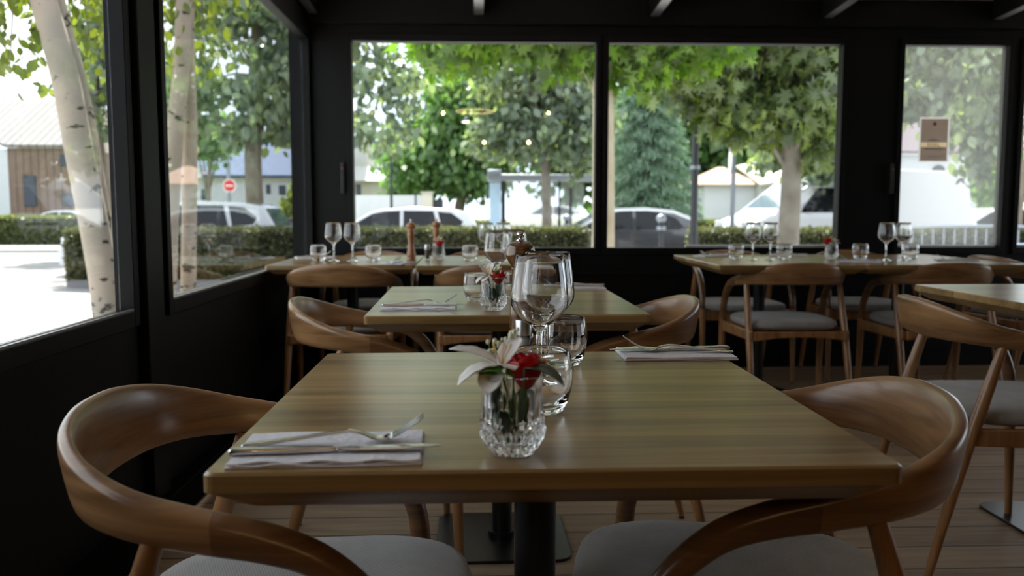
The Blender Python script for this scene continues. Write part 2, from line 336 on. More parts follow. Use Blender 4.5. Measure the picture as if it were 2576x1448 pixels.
def rbox(x0, x1, y0, y1, r, n=5):
    pts = []
    for cx, cy_, a0 in ((x1 - r, y1 - r, 0), (x0 + r, y1 - r, 90), (x0 + r, y0 + r, 180), (x1 - r, y0 + r, 270)):
        for k in range(n + 1):
            a = math.radians(a0 + 90 * k / n); pts.append((cx + r * math.cos(a), cy_ + r * math.sin(a)))
    return pts
def props(o, label, cat, group=None):
    o['label'] = label; o['category'] = cat
    if group: o['group'] = group
    return o
def thing(name, label, cat, loc=(0, 0, 0), rz=0, group=None):
    o = bpy.data.objects.new(name, None); col.objects.link(o); o.empty_display_size = .1
    o.location = loc; o.rotation_euler = (0, 0, rz); return props(o, label, cat, group)
def struct(o): o['kind'] = 'structure'; return o
def copy_tree(o, parent=None):
    kids = list(o.children); c = o.copy(); col.objects.link(c)
    if parent is not None: c.parent = parent
    for k in kids: copy_tree(k, c)
    return c
def place(proto, used, loc, rz, label, group=None):
    o = proto if not used else copy_tree(proto)
    o.location = loc; o.rotation_euler = (0, 0, rz); o['label'] = label
    if group: o['group'] = group
    return o
def catmull(P, m=6):
    P = [np.array(p, float) for p in P]; out = []
    Q = [2 * P[0] - P[1]] + P + [2 * P[-1] - P[-2]]
    for i in range(1, len(Q) - 2):
        p0, p1, p2, p3 = Q[i - 1:i + 3]
        for k in range(m):
            t = k / m; out.append(.5 * (2 * p1 + (p2 - p0) * t + (2 * p0 - 5 * p1 + 4 * p2 - p3) * t * t + (3 * p1 - p0 - 3 * p2 + p3) * t ** 3))
    out.append(P[-1]); return out

# ---------------------------------------------------------------- the room
XL, YB, XR, YF = -1.045, 5.45, 7.2, -4.2
Z0, Z1 = .775, 2.058
def roofz(y): return 2.335 + .06 * (YB - y)
struct(MB().box(XL - .12, XR + .1, YF - .1, YB + .12, -.12, 0).build('floor', 'deck'))
# back wall: openings in x
wins = [(-.78, .747), (.828, 2.32), (2.722, 3.40), (3.512, 5.0), (5.12, 6.7)]
w = MB().box(XL - .12, XR, YB, YB + .12, 0, Z0 - .045).box(XL - .12, XR, YB, YB + .12, Z1 + .045, 2.40)
edges = [XL - .12] + [e for a, b in wins for e in (a - .03, b + .03)] + [XR]
for a, b in zip(edges[::2], edges[1::2]):
    if b - a > .004: w.box(a, b, YB, YB + .12, Z0 - .045, Z1 + .045)
struct(w.build('wall_back', 'black'))
for i, (a, b) in enumerate(wins):
    f = MB(); y0, y1 = YB - .015, YB + .07
    f.box(a - .03, a, y0, y1, Z0 - .045, Z1 + .045).box(b, b + .03, y0, y1, Z0 - .045, Z1 + .045)
    f.box(a, b, y0, y1, Z0 - .045, Z0).box(a, b, y0, y1, Z1, Z1 + .045)
    fr = struct(f.build('window_%d' % (i + 1), 'black', bevel=.003))
    MB().box(a + .001, b - .001, YB + .03, YB + .034, Z0 + .001, Z1 - .001).build('pane', 'panehazy' if i == 2 else 'pane', fr)
    MB().box(a if i != 1 else 1.35, b, YB + .05, YB + .069, Z0, Z0 + .014).build('sill_strip', 'signwhite', fr) if i else None
    if i in (0, 2):
        h = MB().prism(rbox(a - .075, a - .052, YB - .035, YB - .016, .006), 1.12, 1.31).build('handle', 'rubber', fr)
        MB().box(a - .067, a - .060, YB - .0355, YB - .033, 1.27, 1.278).build('latch_mark', 'signred', h)
# panel mouldings below the back windows
struct(MB().box(XL, XR, YB - .012, YB, .60, .62).box(XL, XR, YB - .012, YB, .10, .12).build('trim_1', 'black', bevel=.002))
struct(MB().box(XL, XR, YB - .03, YB, 0, .10).build('baseboard_back', 'black'))
# header beam with rebate
struct(MB().box(XL, XR, YB - .05, YB, 2.16, 2.325).build('trim_2', 'black', bevel=.003))
# left wall
lw = [(.45, 2.60), (2.93, 5.40)]
ZL = .715
w = MB().box(XL - .05, XL, YF, YB, 0, ZL - .05)
w.add([(x, y, z) for x in (XL - .05, XL) for (y, z) in ((YF, Z1 + .045), (YB, Z1 + .045), (YB, roofz(YB)), (YF, roofz(YF)))], [(0, 1, 2, 3), (7, 6, 5, 4), (0, 4, 5, 1), (1, 5, 6, 2), (2, 6, 7, 3), (3, 7, 4, 0)])
edges = [YF] + [e for a, b in lw for e in (a - .04, b + .04)] + [YB]
for a, b in zip(edges[::2], edges[1::2]):
    if b - a > .004: w.box(XL - .05, XL, a, b, ZL - .05, Z1 + .045)
struct(w.build('wall_left', 'black'))
struct(MB().box(XL, XL + .03, 2.66, 2.80, 0, roofz(2.7) - .002).build('trim_3', 'black', bevel=.004))
struct(MB().box(XL, XL + .065, YF, YB - .03, 0, .10).build('baseboard_left', 'matte'))
for i, (a, b) in enumerate(lw):
    f = MB(); x0, x1 = XL - .045, XL + .014
    f.box(x0, x1, a - .04, a, ZL - .05, Z1 + .045).box(x0, x1, b, b + .04, ZL - .05, Z1 + .045)
    f.box(x0, x1, a, b, ZL - .05, ZL).box(x0, x1, a, b, Z1, Z1 + .045)
    fr = struct(f.build('window_%d' % (i + 6), 'black', bevel=.003))
    MB().box(XL - .032, XL - .028, a + .001, b - .001, ZL + .001, Z1 - .001).build('pane', 'pane', fr)
    MB().box(XL + .003, XL + .012, a + .002, b - .002, ZL, ZL + .006).build('sill_strip', 'strip', fr)  # pale strip put in for the glint along the frame's inner edge
# right wall with tall windows
rw = [(1.9, 5.0)]
w = MB().box(XR, XR + .12, YF, YB + .12, 0, .3)
w.add([(x, y, z) for x in (XR, XR + .12) for (y, z) in ((YF, 2.1), (YB + .12, 2.1), (YB + .12, roofz(YB + .12)), (YF, roofz(YF)))], [(0, 1, 2, 3), (7, 6, 5, 4), (0, 4, 5, 1), (1, 5, 6, 2), (2, 6, 7, 3), (3, 7, 4, 0)])
edges = [YF] + [e for a, b in rw for e in (a, b)] + [YB + .12]
for a, b in zip(edges[::2], edges[1::2]): w.box(XR, XR + .12, a, b, .3, 2.1)
wr = struct(w.build('wall_right', 'black'))
for i, (a, b) in enumerate(rw): struct(MB().box(XR + .05, XR + .054, a, b, .3, 2.1).build('window_%d' % (i + 9), 'pane'))
w = MB().add([(x, y, z) for y in (YF - .12, YF) for (x, z) in ((XL - .12, 0), (XR + .12, 0), (XR + .12, roofz(YF)), (XL - .12, roofz(YF)))], [(0, 1, 2, 3), (7, 6, 5, 4), (0, 4, 5, 1), (1, 5, 6, 2), (2, 6, 7, 3), (3, 7, 4, 0)])
struct(w.build('wall_front', 'plaster'))
# sloping ceiling; its unseen eave outside is added to keep sun off the tables
w = MB()
w.slab([(XL - .5, YF - .12, roofz(YF - .12)), (XL - .5, YB + 1.15, roofz(YB + 1.15) + .06), (XR + .5, YB + 1.15, roofz(YB + 1.15) + .06), (XR + .5, YF - .12, roofz(YF - .12))], .0)
w = MB(); c4 = [(XL - .10, YF - .12), (XR + .3, YF - .12), (XR + .3, YB + 1.1), (XL - .10, YB + 1.1)]
w.add([(x, y, roofz(y)) for x, y in c4] + [(x, y, roofz(y) + .1) for x, y in c4], [(0, 1, 2, 3), (7, 6, 5, 4), (0, 4, 5, 1), (1, 5, 6, 2), (2, 6, 7, 3), (3, 7, 4, 0)])
struct(w.build('ceiling', 'ceil'))
raft = None
for i in range(8):
    x = -1.0 + 0.0 if i == 0 else .012 + 1.09 * (i - 1)
    wd_ = .035
    q = [(x - wd_, YF, roofz(YF)), (x + wd_, YF, roofz(YF)), (x + wd_, YB - .051, roofz(YB)), (x - wd_, YB - .051, roofz(YB))]
    hh = .125
    m_ = MB().add([(a, b, c - .001) for a, b, c in q] + [(a, b, c - hh) for a, b, c in q], [(0, 1, 2, 3), (7, 6, 5, 4), (0, 4, 5, 1), (1, 5, 6, 2), (2, 6, 7, 3), (3, 7, 4, 0)])
    o = struct(m_.build('trim_%d' % (4 + i), 'black', bevel=.002))
    MB().add([(x + sgn * .028, y, roofz(y) - hh - e) for e in (.0005, .004) for y, sgn in ((YF + .01, -1), (YF + .01, 1), (YB - .06, 1), (YB - .06, -1))], [(0, 1, 2, 3), (7, 6, 5, 4), (0, 4, 5, 1), (1, 5, 6, 2), (2, 6, 7, 3), (3, 7, 4, 0)]).build('soffit_strip', 'strip', o)

# pendant lamps over the tables behind the viewpoint (seen mirrored in the back panes)
def pendant(x, y, z, label):
    t = thing('pendant_lamp', label, 'lamp', (x, y, roofz(y)), 0, 'bare bulb pendants')
    L = roofz(y) - z
    MB().cyl((0, 0, -.015), (0, 0, 0), .045).build('canopy', 'rubber', t)
    MB().cyl((0, 0, -L + .06), (0, 0, -.015), .003, n=8).build('cable', 'rubber', t)
    MB().cyl((0, 0, -L + .03), (0, 0, -L + .07), .016).build('socket', 'rubber', t)
    MB().ball((0, 0, -L), .022, 10, 1.15).build('bulb', 'bulb', t, True)
def mirrored(px, py, Y):
    p = at(px, py, 2 * (YB + .03) - Y); return p.x, Y, p.z
for (px, py, Y, lb) in ((1218, 358, -1.9, 'bare warm bulb mirrored low in the wide back pane, left of its pair'), (1330, 358, -1.9, 'bare warm bulb mirrored low in the wide back pane, right of its pair'),
                        (1380, 284, -2.4, 'bare warm bulb mirrored higher up beside the tree trunk'), (1115, 284, -2.4, 'bare warm bulb mirrored faintly left of the glowing ring')):
    pendant(*mirrored(px, py, Y), lb)
x, y, z = mirrored(1195, 280, -2.4)
t = thing('ring_lamp', 'thin glowing brass ring lamp mirrored in the wide back pane', 'lamp', (x, y, roofz(y)))
L = roofz(y) - z
ring = [(.29 * math.cos(a), .29 * math.sin(a), -L) for a in [2 * math.pi * k / 48 for k in range(49)]]
MB().tube(ring, [.008] * 49, 8).build('ring', 'ringl', t, True)
for k in range(3):
    a = 2 * math.pi * k / 3; MB().cyl((.29 * math.cos(a), .29 * math.sin(a), -L), (0, 0, -.01), .0015, n=6).build('cable', 'rubber', t)
MB().cyl((0, 0, -.015), (0, 0, 0), .05).build('canopy', 'rubber', t)

# ---------------------------------------------------------------- tables
def table(name_label, x0, x1, y0, y1, rz=0, base=.2, group=None):
    cx, cyy = (x0 + x1) / 2, (y0 + y1) / 2; hx, hy = (x1 - x0) / 2, (y1 - y0) / 2
    t = thing('dining_table', name_label, 'table', (cx, cyy, 0), rz, group)
    H = .75; mb = MB(); rings = []
    for ins, z in ((.0, H - .003), (.0, H - .021), (.036, H - .047)):
        rings.append([(x, y, z) for x, y in rbox(-hx + ins, hx - ins, -hy + ins, hy - ins, .011, 4)])
    rings.insert(0, [(x, y, H) for x, y in rbox(-hx + .003, hx - .003, -hy + .003, hy - .003, .010, 4)])
    n = len(rings[0]); V = [p for r in rings for p in r]
    F = [list(range(n))] + [(i * n + k, i * n + (k + 1) % n, (i + 1) * n + (k + 1) % n, (i + 1) * n + k) for i in range(3) for k in range(n)] + [list(range(3 * n, 4 * n))]
    mb.add(V, F).build('tabletop', 'top', t)
    MB().cyl((0, 0, .012), (0, 0, .70), .031, n=32).build('column', 'blackgloss', t, True, auto=40)
    MB().prism(rbox(-.13, .13, -.13, .13, .02), .694, .7025).build('top_plate', 'blackgloss', t)
    MB().prism(rbox(-base, base, -base, base, .05), .0, .010).build('base_plate', 'blackgloss', t, bevel=.002)
    MB().cyl((0, 0, .010), (0, 0, .03), .045, n=32).build('collar', 'blackgloss', t, True, auto=40)
    return t
table('square oak table nearest the viewpoint, with the flower tumbler in front', -.283, .450, .862, 1.60, 0)
table('second square oak table, just behind the nearest one', -.296, .44, 2.165, 3.0, math.radians(.8))
table('oak table against the glazed side wall, under the back window corner', -1.03, -.31, 4.17, 5.02, 0)
table('oak table carrying two wooden mills and a flower glass, beside the window-corner table', -.305, .44, 4.12, 4.98, math.radians(.5))
table('oak table under the back windows laid with two glasses left of the flower glass', 1.165, 1.89, 4.08, 5.05, 0)
table('oak table under the back windows, on the side away from the window corner', 1.892, 2.70, 4.08, 5.05, 0)
table('oak table cut off by the frame edge, on a pale-shining steel base', 1.57, 2.36, 2.13, 3.01, 0, .25)

# ---------------------------------------------------------------- chairs
HALF = [(-.266, 0, .709, .012, .055), (-.260, .075, .708, .012, .054), (-.241, .145, .702, .012, .049), (-.203, .200, .692, .0125, .041), (-.145, .237, .679, .014, .032),
        (-.07, .255, .666, .0165, .026), (.005, .262, .652, .0185, .022), (.062, .264, .631, .019, .0185), (.110, .265, .592, .0185, .018), (.142, .266, .545, .0178, .0178), (.162, .267, .49, .0174, .0174), (.168, .2674, .44, .0173, .0173)]
def sweep_rail():
    P = [(x, -y, z, w, h) for x, y, z, w, h in HALF[::-1][:-1]] + HALF
    S = catmull(P, 5); n = 18; V = []; F = []
    pts = [Vector(p[:3]) for p in S]; c = len(pts) // 2
    frames = [None] * len(pts)
    up0 = Vector((-.16, 0, 1)).normalized()
    for rng in (range(c, len(pts)), range(c, -1, -1)):
        up = up0.copy()
        for i in rng:
            tn = (pts[min(i + 1, len(pts) - 1)] - pts[max(i - 1, 0)]).normalized()
            up = (up - tn * up.dot(tn)).normalized(); frames[i] = (up, tn.cross(up))
    for i, p in enumerate(pts):
        up, sd_ = frames[i]; wv, hv = S[i][3], S[i][4]
        for k in range(n):
            a = 2 * math.pi * k / n; e = .62 + .38 * min(1, max(0, (S[i][0] + .03) / .15))
            cx = math.copysign(abs(math.cos(a)) ** e, math.cos(a)); sy = math.copysign(abs(math.sin(a)) ** e, math.sin(a))
            V.append(p + sd_ * (cx * wv) + up * (sy * hv))
    for i in range(len(pts) - 1):
        for k in range(n): F.append((i * n + k, i * n + (k + 1) % n, (i + 1) * n + (k + 1) % n, (i + 1) * n + k))
    F.append(list(range(n))[::-1]); F.append([(len(pts) - 1) * n + k for k in range(n)])
    return MB().add(V, F)
def make_chair():
    t = thing('armchair', '', 'chair')
    sweep_rail().build('backrest', 'rail', t, True)
    for s in (-1, 1):
        lg = MB().tube([(.165, s * .2672, .47), (.1685, s * .2674, .436), (.1705, s * .2676, .40), (.177, s * .268, .25), (.186, s * .270, .008)], [.0155, .0172, .0176, .016, .0115], 16).build('leg', 'leg', t, True, auto=50)
        MB().cyl((.186, s * .270, 0), (.186, s * .270, .008), .010, n=12).build('foot_pad', 'rubber', lg)
    for s in (-1, 1):
        top = (-.122, s * .236, .650); bot = (-.298, s * .246, .008)
        P = catmull([top, (-.158, s * .238, .53), (-.203, s * .2405, .38), (-.253, s * .2435, .19), bot], 3)
        R = [.0125 + .005 * math.sin(math.pi * min(1, i / (len(P) - 1) * 1.15)) for i in range(len(P))]; R[-1] = .0105
        lg = MB().tube(P, R, 16).build('leg', 'leg', t, True, auto=50)
        MB().cyl((bot[0], bot[1], 0), bot, .0095, n=12).build('foot_pad', 'rubber', lg)
    fr = MB()
    for s in (-1, 1):
        fr.prism([(.165, .43), (-.225, .425), (-.225, .385), (-.12, .372), (.165, .372)], s * .255 - .011, s * .255 + .011, 'y') if False else None
        fr.add([(x, s * yy + d, z) for d in (-.011, .011) for x, yy, z in ((.160, .262, .428), (-.232, .235, .424), (-.232, .235, .378), (.160, .262, .376))], [(0, 1, 2, 3), (7, 6, 5, 4), (0, 4, 5, 1), (1, 5, 6, 2), (2, 6, 7, 3), (3, 7, 4, 0)])
    fr.box(.150, .172, -.255, .255, .372, .428)
    arc = [(y, .385 + .038 * (1 - (abs(y) / .225) ** 2) * 0 + .0) for y in np.linspace(-.225, .225, 9)]
    low = [(y, .378 - .0 + .018 * (1 - (y / .225) ** 2)) for y in np.linspace(.225, -.225, 11)]
    fr.prism([(-.225, .424), (.225, .424)] + low, -.248, -.226, 'x')
    fr.build('seat_frame', 'leg', t, bevel=.004)
    # cushion: rounded outline, domed
    V = []; F = []; n = 40; lay = [(.93, .428), (.99, .438), (1.0, .449), (.985, .460), (.93, .4675), (.8, .4715), (.5, .475), (.2, .476)]
    for sc_, z in lay:
        for k in range(n):
            a = 2 * math.pi * k / n; c_, s_ = math.cos(a), math.sin(a); e = .55
            hw = .243 - .018 * (c_ < 0) * abs(c_)
            x = .008 + .243 * math.copysign(abs(c_) ** e, c_) * sc_; y = hw * math.copysign(abs(s_) ** e, s_) * sc_
            V.append((x, y, z + .006 * (x * x / .06) * (sc_ > .4) * .4))
    for i in range(len(lay) - 1):
        for k in range(n): F.append((i * n + k, i * n + (k + 1) % n, (i + 1) * n + (k + 1) % n, (i + 1) * n + k))
    F.append(list(range(n))[::-1]); F.append([(len(lay) - 1) * n + k for k in range(n)])
    MB().add(V, F).build('seat', 'fabric', t, True)
    return t
ch = make_chair(); R_ = math.radians
G = 'bent-wood armchairs with grey seats'
chairs = [
 (-.255, 1.185, 3, 'armchair beside the nearest table, its curved back toward the glazed side wall'),
 (.392, 1.228, 171, 'armchair beside the nearest table on the room side, wavy grain inside its back'),
 (-.262, 2.50, 6, 'armchair pulled up to the second table on the glazed wall side'),
 (.362, 2.50, 177, 'armchair pulled up to the second table on the room side'),
 (-.665, 4.30, 90, 'armchair with its broad back to the viewer, at the table in the window corner'),
 (.06, 4.26, 90, 'armchair with its back to the viewer, half hidden behind the second table'),
 (-.63, 5.085, -90, 'armchair beyond the corner table, only its top rail showing under the window'),
 (.03, 5.085, -90, 'armchair under the window at the far side of the table with the wooden mills'),
 (1.575, 4.32, 90, 'armchair, back to the viewer, before the black column of the back-window table'),
 (2.33, 4.32, 90, 'armchair with its back to the viewer, partly covered by the corner of the cut-off table'),
 (1.58, 5.085, -90, 'armchair facing the viewer beyond the back-window table, pale seat beside the black column'),
 (2.33, 5.085, -90, 'armchair facing the viewer at the far side of the last back-window table'),
 (1.557, 2.45, -5, 'armchair with a slanting straight back rail, tucked toward the cut-off table at the frame edge'),
 (3.10, 4.70, 8, 'armchair cut by the frame edge beyond the last back-window table, rail shining white'),
]
for i, (x, y, r, lb) in enumerate(chairs): place(ch, i > 0, (x, y, 0), R_(r), lb, G)

# ---------------------------------------------------------------- tableware
TT = .7502
def make_wine():
    P = [(0, 0), (.033, 0), (.0335, .0012), (.028, .0028), (.014, .005), (.006, .010), (.0042, .022), (.0038, .05), (.0044, .078), (.0062, .086), (.0105, .0910), (.0195, .0985), (.0300, .1075), (.0385, .1170), (.0428, .1250), (.0438, .1325), (.0430, .145),
         (.0402, .168), (.0372, .188), (.0353, .2), (.0348, .2004), (.0343, .1998), (.0362, .188), (.0393, .168), (.0421, .145), (.0428, .1330), (.0416, .1262), (.0374, .1186), (.0290, .1092), (.0186, .1005), (.0090, .0945), (0, .0925)]
    return MB().lathe(P, 56).build('wine_glass', 'glass', None, True)
def make_tumbler():
    P = [(0, .001), (.018, 0), (.025, .0006), (.030, .004), (.0365, .016), (.0410, .032), (.0425, .046), (.0422, .058), (.0402, .073), (.0378, .083), (.0368, .0845), (.0360, .083), (.0386, .073), (.0407, .058), (.0410, .046), (.0394, .033), (.0345, .020), (.026, .0135), (.012, .011), (0, .0105)]
    return MB().lathe(P, 56).build('tumbler', 'glass', None, True)
def make_vase():
    def mod(a, z, r):
        if z < .002: return 1
        if z < .040:                                  # diamond cutting round the foot
            u = a / (2 * math.pi) * 20; v = z / .0095
            d = abs(((u + v / 2) % 1) - .5) + abs(((u - v / 2) % 1) - .5)
            return 1 + .075 * (d - .5) * min(1, z / .006)
        if z < .078: return 1 + .035 * abs(((a / (2 * math.pi) * 20) % 1) - .5) * 2 * min(1, (.078 - z) / .01)
        return 1
    out = [(0, .002), (.020, 0), (.024, .0015)]
    for z in np.linspace(.003, .04, 25): out.append((.0245 + .0118 * math.sin(min(1, (z - .003) / .024) * math.pi / 2) - max(0, z - .030) * .2, z))
    out += [(.0335, .046), (.0328, .055), (.0325, .065), (.0325, .076), (.0328, .080), (.0330, .088), (.0322, .0892)]
    ins = [(.0312, .088), (.0305, .07), (.0302, .05), (.0295, .03), (.026, .018), (.015, .0135), (0, .013)]
    nOut = len(out); V = MB()
    V.lathe(out + ins, 240, mod=lambda a, z, r: mod(a, z, r) if r > .0236 and (r > .0318 or z < .034 and r > .0296 or z < .02) else 1)
    return V.build('cut_glass_vase', 'crystal', None, False)
def make_mill(mat, ball):
    t = thing('pepper_mill', '', 'pepper mill')
    if ball:
        B = [(0, 0), (.0235, 0), (.025, .004), (.025, .012), (.0225, .017), (.0205, .020), (.0225, .026), (.0245, .033), (.0235, .043), (.0195, .049), (.0182, .051), (.0200, .056), (.0195, .085), (.0165, .118), (.0148, .150), (.0160, .158), (.0175, .162), (.0175, .1635), (0, .1635)]
        Hd = [(0, .1645), (.0175, .1645), (.0180, .168), (.0225, .175), (.0262, .183), (.0268, .190), (.0262, .1955), (.0255, .1965), (.0258, .1975), (.0235, .204), (.018, .2085), (.010, .2112), (.006, .2118), (0, .2118)]
    else:
        B = [(0, 0), (.0235, 0), (.0245, .004), (.0245, .022), (.0225, .025), (.0245, .030), (.0245, .036), (.0235, .042), (.0195, .06), (.0165, .085), (.0160, .105), (.0185, .13), (.0205, .150), (.0195, .156), (0, .157)]
        Hd = [(0, .158), (.0195, .158), (.0205, .162), (.0185, .167), (.0185, .172), (.0235, .178), (.0248, .186), (.0225, .195), (.015, .2), (.006, .2022), (0, .2022)]
    zt = Hd[-1][1]
    MB().lathe(B, 40).build('body', mat, t, True, auto=60); MB().lathe(Hd, 40).build('head', mat, t, True, auto=60)
    MB().lathe([(0, zt), (.0075, zt), (.0075, zt + .002), (.0035, zt + .004), (.0035, zt + .006), (.006, zt + .008), (.0065, zt + .012), (.0055, zt + .0165), (0, zt + .0175)], 20, mod=lambda a, z, r: 1 + .08 * math.cos(a * 10)).build('knob', 'steel', t, True)
    return t
def make_shaker():
    t = thing('salt_shaker', '', 'shaker')
    MB().lathe([(0, 0), (.0125, 0), (.0135, .002), (.0135, .052), (.0130, .053), (.0122, .052), (.0122, .004), (0, .004)], 32).build('jar', 'glass', t, True, auto=50)
    MB().lathe([(0, .0045), (.0118, .0045), (.0118, .048), (0, .049)], 24).build('salt', 'salt', t, True, auto=50)
    MB().lathe([(0, .0535), (.0142, .0535), (.0145, .056), (.0145, .078), (.0138, .0798), (0, .0805)], 32).build('cap', 'brushed', t, True, auto=50)
    return t
def strip_mesh(S, nw=1):
    "S: (x, z, halfwidth, thickness) -> closed bar with rounded long edges"
    V = []; F = []; n = 8
    for x, z, w_, th in S:
        for (a, b) in ((-1, 0), (-.8, .5), (-.3, .5), (.3, .5), (.8, .5), (1, 0), (.8, -.5), (-.8, -.5)): V.append((x, a * w_, z + b * th))
    m_ = len(S)
    for i in range(m_ - 1):
        for k in range(n): F.append((i * n + k, i * n + (k + 1) % n, (i + 1) * n + (k + 1) % n, (i + 1) * n + k))
    F.append(list(range(n))[::-1]); F.append([(m_ - 1) * n + k for k in range(n)])
    return V, F
def make_fork():
    t = thing('fork', '', 'fork')
    S = [(0, .0015, .0062, .003), (.004, .0018, .0072, .003), (.03, .004, .0068, .003), (.07, .0085, .0048, .003), (.105, .0125, .0032, .0034), (.118, .013, .0030, .0034), (.130, .0105, .0042, .003), (.140, .0065, .0085, .0024), (.149, .0042, .0115, .002), (.158, .0046, .0122, .0018), (.163, .0062, .0120, .0018)]
    V, F = strip_mesh([tuple(p) for p in catmull(S, 3)]); MB().add(V, F).build('handle', 'steel', t, True)
    mb = MB()
    for k in range(4):
        y = (k - 1.5) * .0064
        V, F = strip_mesh([tuple(p) for p in catmull([(.162, .0060, .0020, .0017), (.172, .0105, .0018, .0017), (.184, .0175, .0016, .0016), (.196, .0255, .0013, .0014), (.200, .0285, .0006, .0010)], 3)])
        mb = MB().add([(a, b + y, c) for a, b, c in V], F); mb.build('tine', 'steel', t, True)
    return t
def make_knife():
    t = thing('table_knife', '', 'knife')
    V, F = strip_mesh([tuple(p) for p in catmull([(0, .0045, .0052, .006), (.004, .0045, .0065, .007), (.03, .0045, .0065, .0068), (.08, .0043, .0052, .0062), (.108, .0042, .0045, .0056), (.114, .0042, .0030, .004)], 3)])
    MB().add(V, F).build('handle', 'steel', t, True)
    V, F = strip_mesh([tuple(p) for p in catmull([(.112, .0042, .0030, .0034), (.120, .0042, .0060, .0022), (.135, .0044, .0085, .0015), (.175, .0048, .0092, .0013), (.205, .0050, .0080, .0012), (.220, .0050, .0045, .0010), (.226, .0050, .0010, .0008)], 3)])
    MB().add(V, F).build('blade', 'steel', t, True)
    return t
def make_napkin():
    mb = MB(); rnd = random.Random(4)
    for lay in range(3):
        nx, ny = 24, 12; x0, x1, y0, y1 = -.102 + lay * .001, .102 - lay * .0015, -.062 + lay * .0012, .062 - lay * .001
        V = []; F = []
        for s in (0, 1):
            for i in range(nx + 1):
                for j in range(ny + 1):
                    u, v = i / nx, j / ny
                    e = 1 - min(1, min(v, 1 - v) * 9) ** .5 * .0 
                    z = .0022 * lay + s * .0018 + .0005 * math.sin(u * 9 + lay) * math.sin(v * 5) + .0011 * (math.sin(u * 21 + lay * 2) * (1 - min(1, v * 5))) * (lay > 0)
                    V.append((x0 + (x1 - x0) * u, y0 + (y1 - y0) * v + .0012 * math.sin(u * 7 + lay * 3), max(z, .0003 if lay == 0 and s == 0 else z)))
        o = (nx + 1) * (ny + 1)
        for i in range(nx):
            for j in range(ny):
                a = i * (ny + 1) + j; F += [(a, a + 1, a + ny + 2, a + ny + 1), (o + a, o + a + ny + 1, o + a + ny + 2, o + a + 1)]
        for i in range(nx):
            a = i * (ny + 1); b = a + ny; F += [(a, a + ny + 1, o + a + ny + 1, o + a), (b, o + b, o + b + ny + 1, b + ny + 1)]
        for j in range(ny):
            a = j; b = nx * (ny + 1) + j; F += [(a, o + a, o + a + 1, a + 1), (b, b + 1, o + b + 1, o + b)]
        mb.add(V, F)
    return mb.build('folded_napkin', 'linen', None, True, auto=50)
def petal_mesh(L, W, curl, cup=.35, n=10, m=6, twist=0, frill=0, tip=.8):
    V = []; F = []
    for i in range(n + 1):
        u = i / n; wd2 = W * (math.sin(math.pi * min(1, u * tip + .06)) ** .75) * (1 if u < .97 else .25)
        a = curl * u; x = L * (math.sin(a) / curl if abs(curl) > 1e-3 else u); z = -L * (1 - math.cos(a)) / curl if abs(curl) > 1e-3 else 0
        for j in range(m + 1):
            v = j / m * 2 - 1
            V.append((x + .0, v * wd2, z + cup * wd2 * v * v + frill * math.sin(u * 22) * abs(v)))
    for i in range(n):
        for j in range(m): a = i * (m + 1) + j; F.append((a, a + 1, a + m + 2, a + m + 1))
    return V, F
def xform(V, loc, az, el, roll=0):
    mt = Matrix.Translation(loc) @ Matrix.Rotation(az, 4, 'Z') @ Matrix.Rotation(-el, 4, 'Y') @ Matrix.Rotation(roll, 4, 'X')
    return [mt @ Vector(v) for v in V]
def thin(o, th=.0006):
    s = o.modifiers.new('thickness', 'SOLIDIFY'); s.thickness = th; return o
def make_lily(petals, h, lean):
    t = thing('white_lily', '', 'flower'); top = Vector((lean[0], lean[1], h))
    for (az, el, L, W, cu) in petals:
        V, F = petal_mesh(L, W, cu, .3, frill=.0006)
        thin(MB().add(xform(V, top, R_(az), R_(el)), F).build('petal', 'petal', t, True))
    st = MB()
    for k in range(5):
        a = k * 1.3; st.tube([top, top + Vector((.006 * math.cos(a), .006 * math.sin(a), .014)), top + Vector((.011 * math.cos(a), .011 * math.sin(a), .024))], [.0005, .0004, .0009], 6)
    st.build('stamens', 'yellow', t, True)
    MB().tube(catmull([(0, 0, .014), (lean[0] * .3, lean[1] * .3, h * .5), tuple(top)], 4), [.0016] * 9, 8).build('stem', 'stem', t, True)
    return t
def make_rose(h, lean, tilt=0):
    t = thing('red_rose', '', 'flower'); top = Vector((lean[0], lean[1], h)); mb = MB(); rnd = random.Random(2)
    for ring_, (n, r, hh, w_) in enumerate(((3, .004, .037, .008), (4, .008, .038, .012), (5, .0125, .036, .015), (5, .016, .031, .017))):
        for k in range(n):
            a = 2 * math.pi * (k + ring_ * .37) / n; V = []; F = []
            for i in range(7):
                for j in range(7):
                    u, v = i / 6, j / 6 * 2 - 1; th = a + v * w_ / r * .62; rr = r * (.35 + .75 * math.sin(u * 1.75)) + .003 * u ** 4 * ring_ * .5
                    V.append(top + Vector((rr * math.cos(th), rr * math.sin(th), u * hh * (1 - .18 * v * v) - .006)))
            for i in range(6):
                for j in range(6): b = i * 7 + j; F.append((b, b + 1, b + 8, b + 7))
            mb.add(V, F)
    ob = thin(mb.build('petals', 'rose', t, True), .0005)
    MB().tube(catmull([(lean[0] * .1, lean[1] * .1, .014), (lean[0] * .5, lean[1] * .5, h * .5), tuple(top - Vector((0, 0, .005)))], 4), [.0018] * 9, 8).build('stem', 'stem', t, True)
    return t
